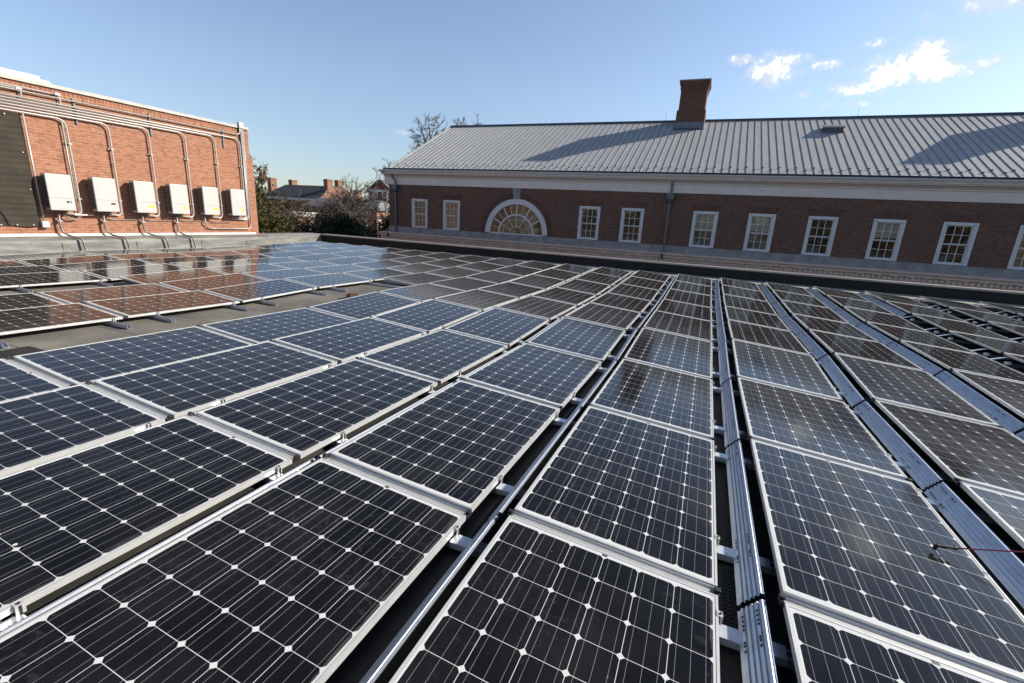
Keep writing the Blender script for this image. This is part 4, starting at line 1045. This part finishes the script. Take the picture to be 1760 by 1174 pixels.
# ------------------------------------------------------------------ trees
def bare_tree(label, base, height, rx, rz, seed, mt='twig', trunk_mt='bark', r0=.2, limbs=8, dense=1.0, group='bare trees beyond the roof'):
    """trunk, limbs reaching into an oval crown, branches, twigs and twiglets"""
    rnd = random.Random(seed)
    root = thing('bare_tree', label, 'tree', base, group)
    tm, bm_ = MB(), MB(); cz = height-rz; cx, cy = rnd.uniform(-.3, .3)*rx*.3, rnd.uniform(-.3, .3)*rx*.3
    def curve(p, q, n, sag):
        mid = p.lerp(q, .5)+Vector((rnd.gauss(0, 1), rnd.gauss(0, 1), 0))*(q-p).length*.07+Vector((0, 0, -sag*(q-p).length))
        return [(1-t)**2*p+2*(1-t)*t*mid+t*t*q for t in (i/n for i in range(n+1))]
    def ell(s):
        v = Vector((rnd.gauss(0, 1), rnd.gauss(0, 1), rnd.gauss(.25, .9))).normalized()
        s *= rnd.uniform(.8, 1.08)
        return Vector((cx+v.x*rx*s, cy+v.y*rx*s, cz+v.z*rz*s))
    top = Vector((cx*.7, cy*.7, cz+rz*.25))
    trunk = curve(Vector((0, 0, 0)), top, 8, 0)
    tm.tube(trunk, [r0*(1-.75*i/8) for i in range(9)], 7, caps=False)
    for a in range(limbs):
        t = rnd.uniform(.35, 1.0); i = min(7, int(t*8)); p = trunk[i].lerp(trunk[i+1], t*8-i)
        q = ell(.72)
        if q.z < p.z-rz*.2: q.z = p.z+rnd.uniform(0, .4)*rz
        l1 = curve(p, q, 5, .10); r1 = r0*.38*(1.1-.5*t)
        bm_.tube(l1, [max(.026, r1*(1-.65*i/5)) for i in range(6)], 5, caps=False)
        for b in range(int(8*dense)):
            t = rnd.uniform(.25, 1.0); i = min(4, int(t*5)); p2 = l1[i].lerp(l1[i+1], t*5-i)
            best = min((ell(1.0) for _ in range(5)), key=lambda e: (e-p2).length)
            q2 = p2.lerp(best, rnd.uniform(.6, 1.0))
            l2 = curve(p2, q2, 4, .06)
            bm_.tube(l2, [max(.020, r1*.45*(1-.6*i/4)) for i in range(5)], 4, caps=False)
            L2 = max((q2-p2).length, rx*.25); d2 = (q2-p2).normalized()
            for c_ in range(int(7*dense)):
                t = rnd.uniform(.2, 1.0); i = min(3, int(t*4)); p3 = l2[i].lerp(l2[i+1], t*4-i)
                v = (d2*.9+Vector((rnd.gauss(0, .6), rnd.gauss(0, .6), rnd.gauss(.25, .5)))).normalized()
                q3 = p3+v*rnd.uniform(.25, .55)*min(L2, 1.6)
                l3 = curve(p3, q3, 2, .04)
                bm_.tube(l3, [.020, .017, .014], 3, caps=False)
                for e in range(5):
                    t = rnd.uniform(.3, 1.0); p4 = p3.lerp(q3, t)
                    v4 = (v+Vector((rnd.gauss(0, .6), rnd.gauss(0, .6), rnd.gauss(.15, .45)))).normalized()
                    bm_.tube([p4, p4+v4*rnd.uniform(.18, .5)], [.015, .012], 3, caps=False)
    tm.build('trunk', M[trunk_mt], root); bm_.build('crown', M[mt], root)
    return root, bm_
def leafy(label, base, blobs, n, size, mt, seed, trunk=True, name='evergreen_tree', group='evergreen trees beyond the roof', cat='tree'):
    """blobs: (x, y, z, rx, rz, weight) lumps of foliage above the base"""
    rnd = random.Random(seed); root = thing(name, label, cat, base, group)
    m = MB(); tot = sum(b[5] for b in blobs)
    for b in blobs:
        cl = []
        for i in range(max(6, int(26*b[5]/tot*len(blobs)))):
            v = Vector((rnd.gauss(0, 1), rnd.gauss(0, 1), rnd.gauss(0, 1))).normalized()*rnd.uniform(.45, 1.0)
            cl.append(Vector((b[0]+v.x*b[3], b[1]+v.y*b[3], b[2]+v.z*b[4])))
        for i in range(int(n*b[5]/tot)):
            c = cl[rnd.randrange(len(cl))]; s = b[3]*.30
            p = c+Vector((rnd.gauss(0, s), rnd.gauss(0, s), rnd.gauss(0, s*.8)))
            a = Vector((rnd.gauss(0, 1), rnd.gauss(0, 1), rnd.gauss(0, .6))).normalized()*size*rnd.uniform(.6, 1.3)
            o = a.orthogonal().normalized()*a.length*.45
            if rnd.random() < .5: o = o.cross(a.normalized())
            m.poly([p-a, p+o, p+a, p-o])
    m.build('crown', M[mt], root)
    t = MB(); top = max(b[2] for b in blobs)
    t.tube([(0, 0, 0), (.1, .05, top*.5), (0, .1, top)], [.2, .14, .05], 7)
    for b in blobs: t.tube([(0, .05, top*.35), (b[0]*.6, b[1]*.6, b[2]*.8), (b[0], b[1], b[2])], [.09, .06, .02], 5)
    t.build('trunk', M['bark'], root)
    return root
G = -9.0
# olive leaved magnolia by the corner of the brick wall
leafy('olive green magnolia by the corner of the orange brick wall', (-22.6, 15.9, G), [(0, 0, 6.0, 1.7, 2.2, 1.2), (.1, 0, 8.0, 1.6, 1.9, 1.2), (-.1, .1, 9.9, 1.4, 1.6, 1.0), (-.2, .2, 11.2, .9, .9, .5), (.6, .6, 9.0, 1.0, 1.2, .5)], 13000, .09, 'magnolia', 1)
# sparse tree still carrying brown leaves above it
bt, bb = bare_tree('tall sparse tree with brown leaves above the magnolia', (-23.7, 17.3, G), 14.0, 2.1, 4.0, 12, 'twig', 'bark', .16, 6, .8)
rnd = random.Random(4); m = MB()
for f in rnd.sample(bb.f, min(1500, len(bb.f))):
    p = Vector(bb.v[f[0]])
    if p.z < 6: continue
    p += Vector((rnd.gauss(0, .1), rnd.gauss(0, .1), rnd.gauss(-.05, .1)))
    a = Vector((rnd.gauss(0, 1), rnd.gauss(0, 1), rnd.gauss(0, 1))).normalized()*.085; o_ = a.orthogonal()*.6
    m.poly([p-a, p+o_, p+a, p-o_])
m.build('leaves', M['drybrown'], bt)
leafy('rust brown leafy shrub between magnolia and bare trees', (-33.5, 27.0, G), [(0, 0, 5.8, 1.5, 1.6, 1), (-.6, .4, 7.4, 1.4, 1.2, 1), (1.0, 1.0, 6.8, 1.2, 1.2, .8), (-1.2, -.4, 8.7, 1.0, .8, .5)], 3200, .10, 'drybrown', 2, name='shrub', group=None, cat='shrub')
# dark evergreens behind the far parapet
leafy('broad dark evergreen left of the big bare tree', (-28.0, 27.2, G), [(0, 0, 6.6, 2.2, 2.0, 1.3), (-1.3, -1.2, 7.4, 1.6, 1.5, 1), (1.2, 1.2, 8.0, 1.6, 1.7, 1), (-.2, 0, 8.9, 1.5, 1.3, 1), (.8, .8, 9.2, 1.0, .9, .6), (-1.6, -1.6, 8.4, .9, 1.0, .5)], 13000, .105, 'evergreen', 3)
leafy('dark evergreen close to the left end of the far building', (-23.7, 27.6, G), [(0, 0, 6.6, 1.7, 1.9, 1.2), (-1.0, -.8, 8.0, 1.2, 1.3, .9), (.6, .5, 8.8, 1.4, 1.6, 1), (1.0, .8, 9.8, .9, 1.1, .6), (-2.2, -2.0, 7.0, 1.1, 1.2, .7)], 11000, .105, 'evergreen', 4)
leafy('low dark evergreen bush in the middle behind the parapet corner', (-32.8, 29.6, G), [(0, 0, 6.6, 1.6, 1.7, 1), (-1.4, -1.0, 6.2, 1.3, 1.5, .8)], 5200, .105, 'evergreen', 5)
# bare trees
bare_tree('big bare tree with dark trunk in the middle of the gap', (-31.7, 34.5, G), 14.6, 2.5, 5.0, 21, 'twiggrey', 'bark', .26, 10)
bare_tree('bare tree left of and behind the big dark trunked tree', (-37.3, 38.9, G), 13.8, 2.5, 4.4, 33, 'twiggrey', 'bark', .2, 9)
bare_tree('brown twiggy tree in front of the dark hipped roof', (-47.5, 42.0, G), 12.4, 3.6, 3.8, 42, 'twig', 'bark', .16, 10, 1.1)
bare_tree('brown twiggy tree right of the cream cornice pavilion', (-41.0, 39.0, G), 12.0, 3.2, 3.6, 55, 'twig', 'bark', .15, 10, 1.1)
bare_tree('brown twiggy tree left of the cream cornice pavilion', (-49.5, 40.5, G), 12.2, 3.6, 3.8, 61, 'twig', 'bark', .15, 10, 1.1)
bare_tree('low brown twiggy tree below the lower grey wing', (-38.4, 40.5, G), 12.4, 3.2, 3.8, 66, 'twig', 'bark', .15, 10, 1.1)
bare_tree('small brown thicket tree behind the parapet corner', (-43.0, 34.5, G), 10.6, 3.0, 3.0, 70, 'twig', 'bark', .12, 9, 1.0)
bare_tree('pale trunked sycamore against the end of the far building', (-30.8, 38.2, G), 16.0, 1.8, 4.0, 81, 'twiggrey', 'palebark', .22, 7, .8)
bare_tree('tall bare tree rising behind the left end of the metal roof', (-32.4, 48.6, G), 22.9, 2.9, 4.8, 94, 'twiggrey', 'bark', .30, 9, .9)
bare_tree('bare treetop just over the ridge of the metal roof', (-28.8, 51.2, G), 23.0, 2.9, 4.2, 103, 'twiggrey', 'bark', .28, 9, .9)
# far tree belt closing the horizon; unseen trees added behind to darken window reflections
m = MB(); rnd = random.Random(9)
for i in range(22000):
    a = R(rnd.uniform(-75, 40) if i < 9000 else rnd.uniform(40, 285)); d = rnd.uniform(190, 240) if i < 9000 else rnd.uniform(95, 130); h = (9+4*math.sin(a*9)+3*math.sin(a*23+1)) if i < 9000 else 17+3*math.sin(a*7)+2.5*math.sin(a*19)
    p = Vector((d*math.sin(a), d*math.cos(a), G+h*rnd.random()**.7))
    s = rnd.uniform(.5, 1.3); u_ = Vector((math.cos(a), -math.sin(a), 0)); t_ = rnd.uniform(-.6, .6)
    m.poly([p-u_*s, p+Vector((0, 0, -s*.7))+u_*t_, p+u_*s, p+Vector((0, 0, s))+u_*t_])
tag(m.build('far_trees', M['twig']), 'hazy brown belt of far winter trees on the horizon', 'trees', kind='stuff')
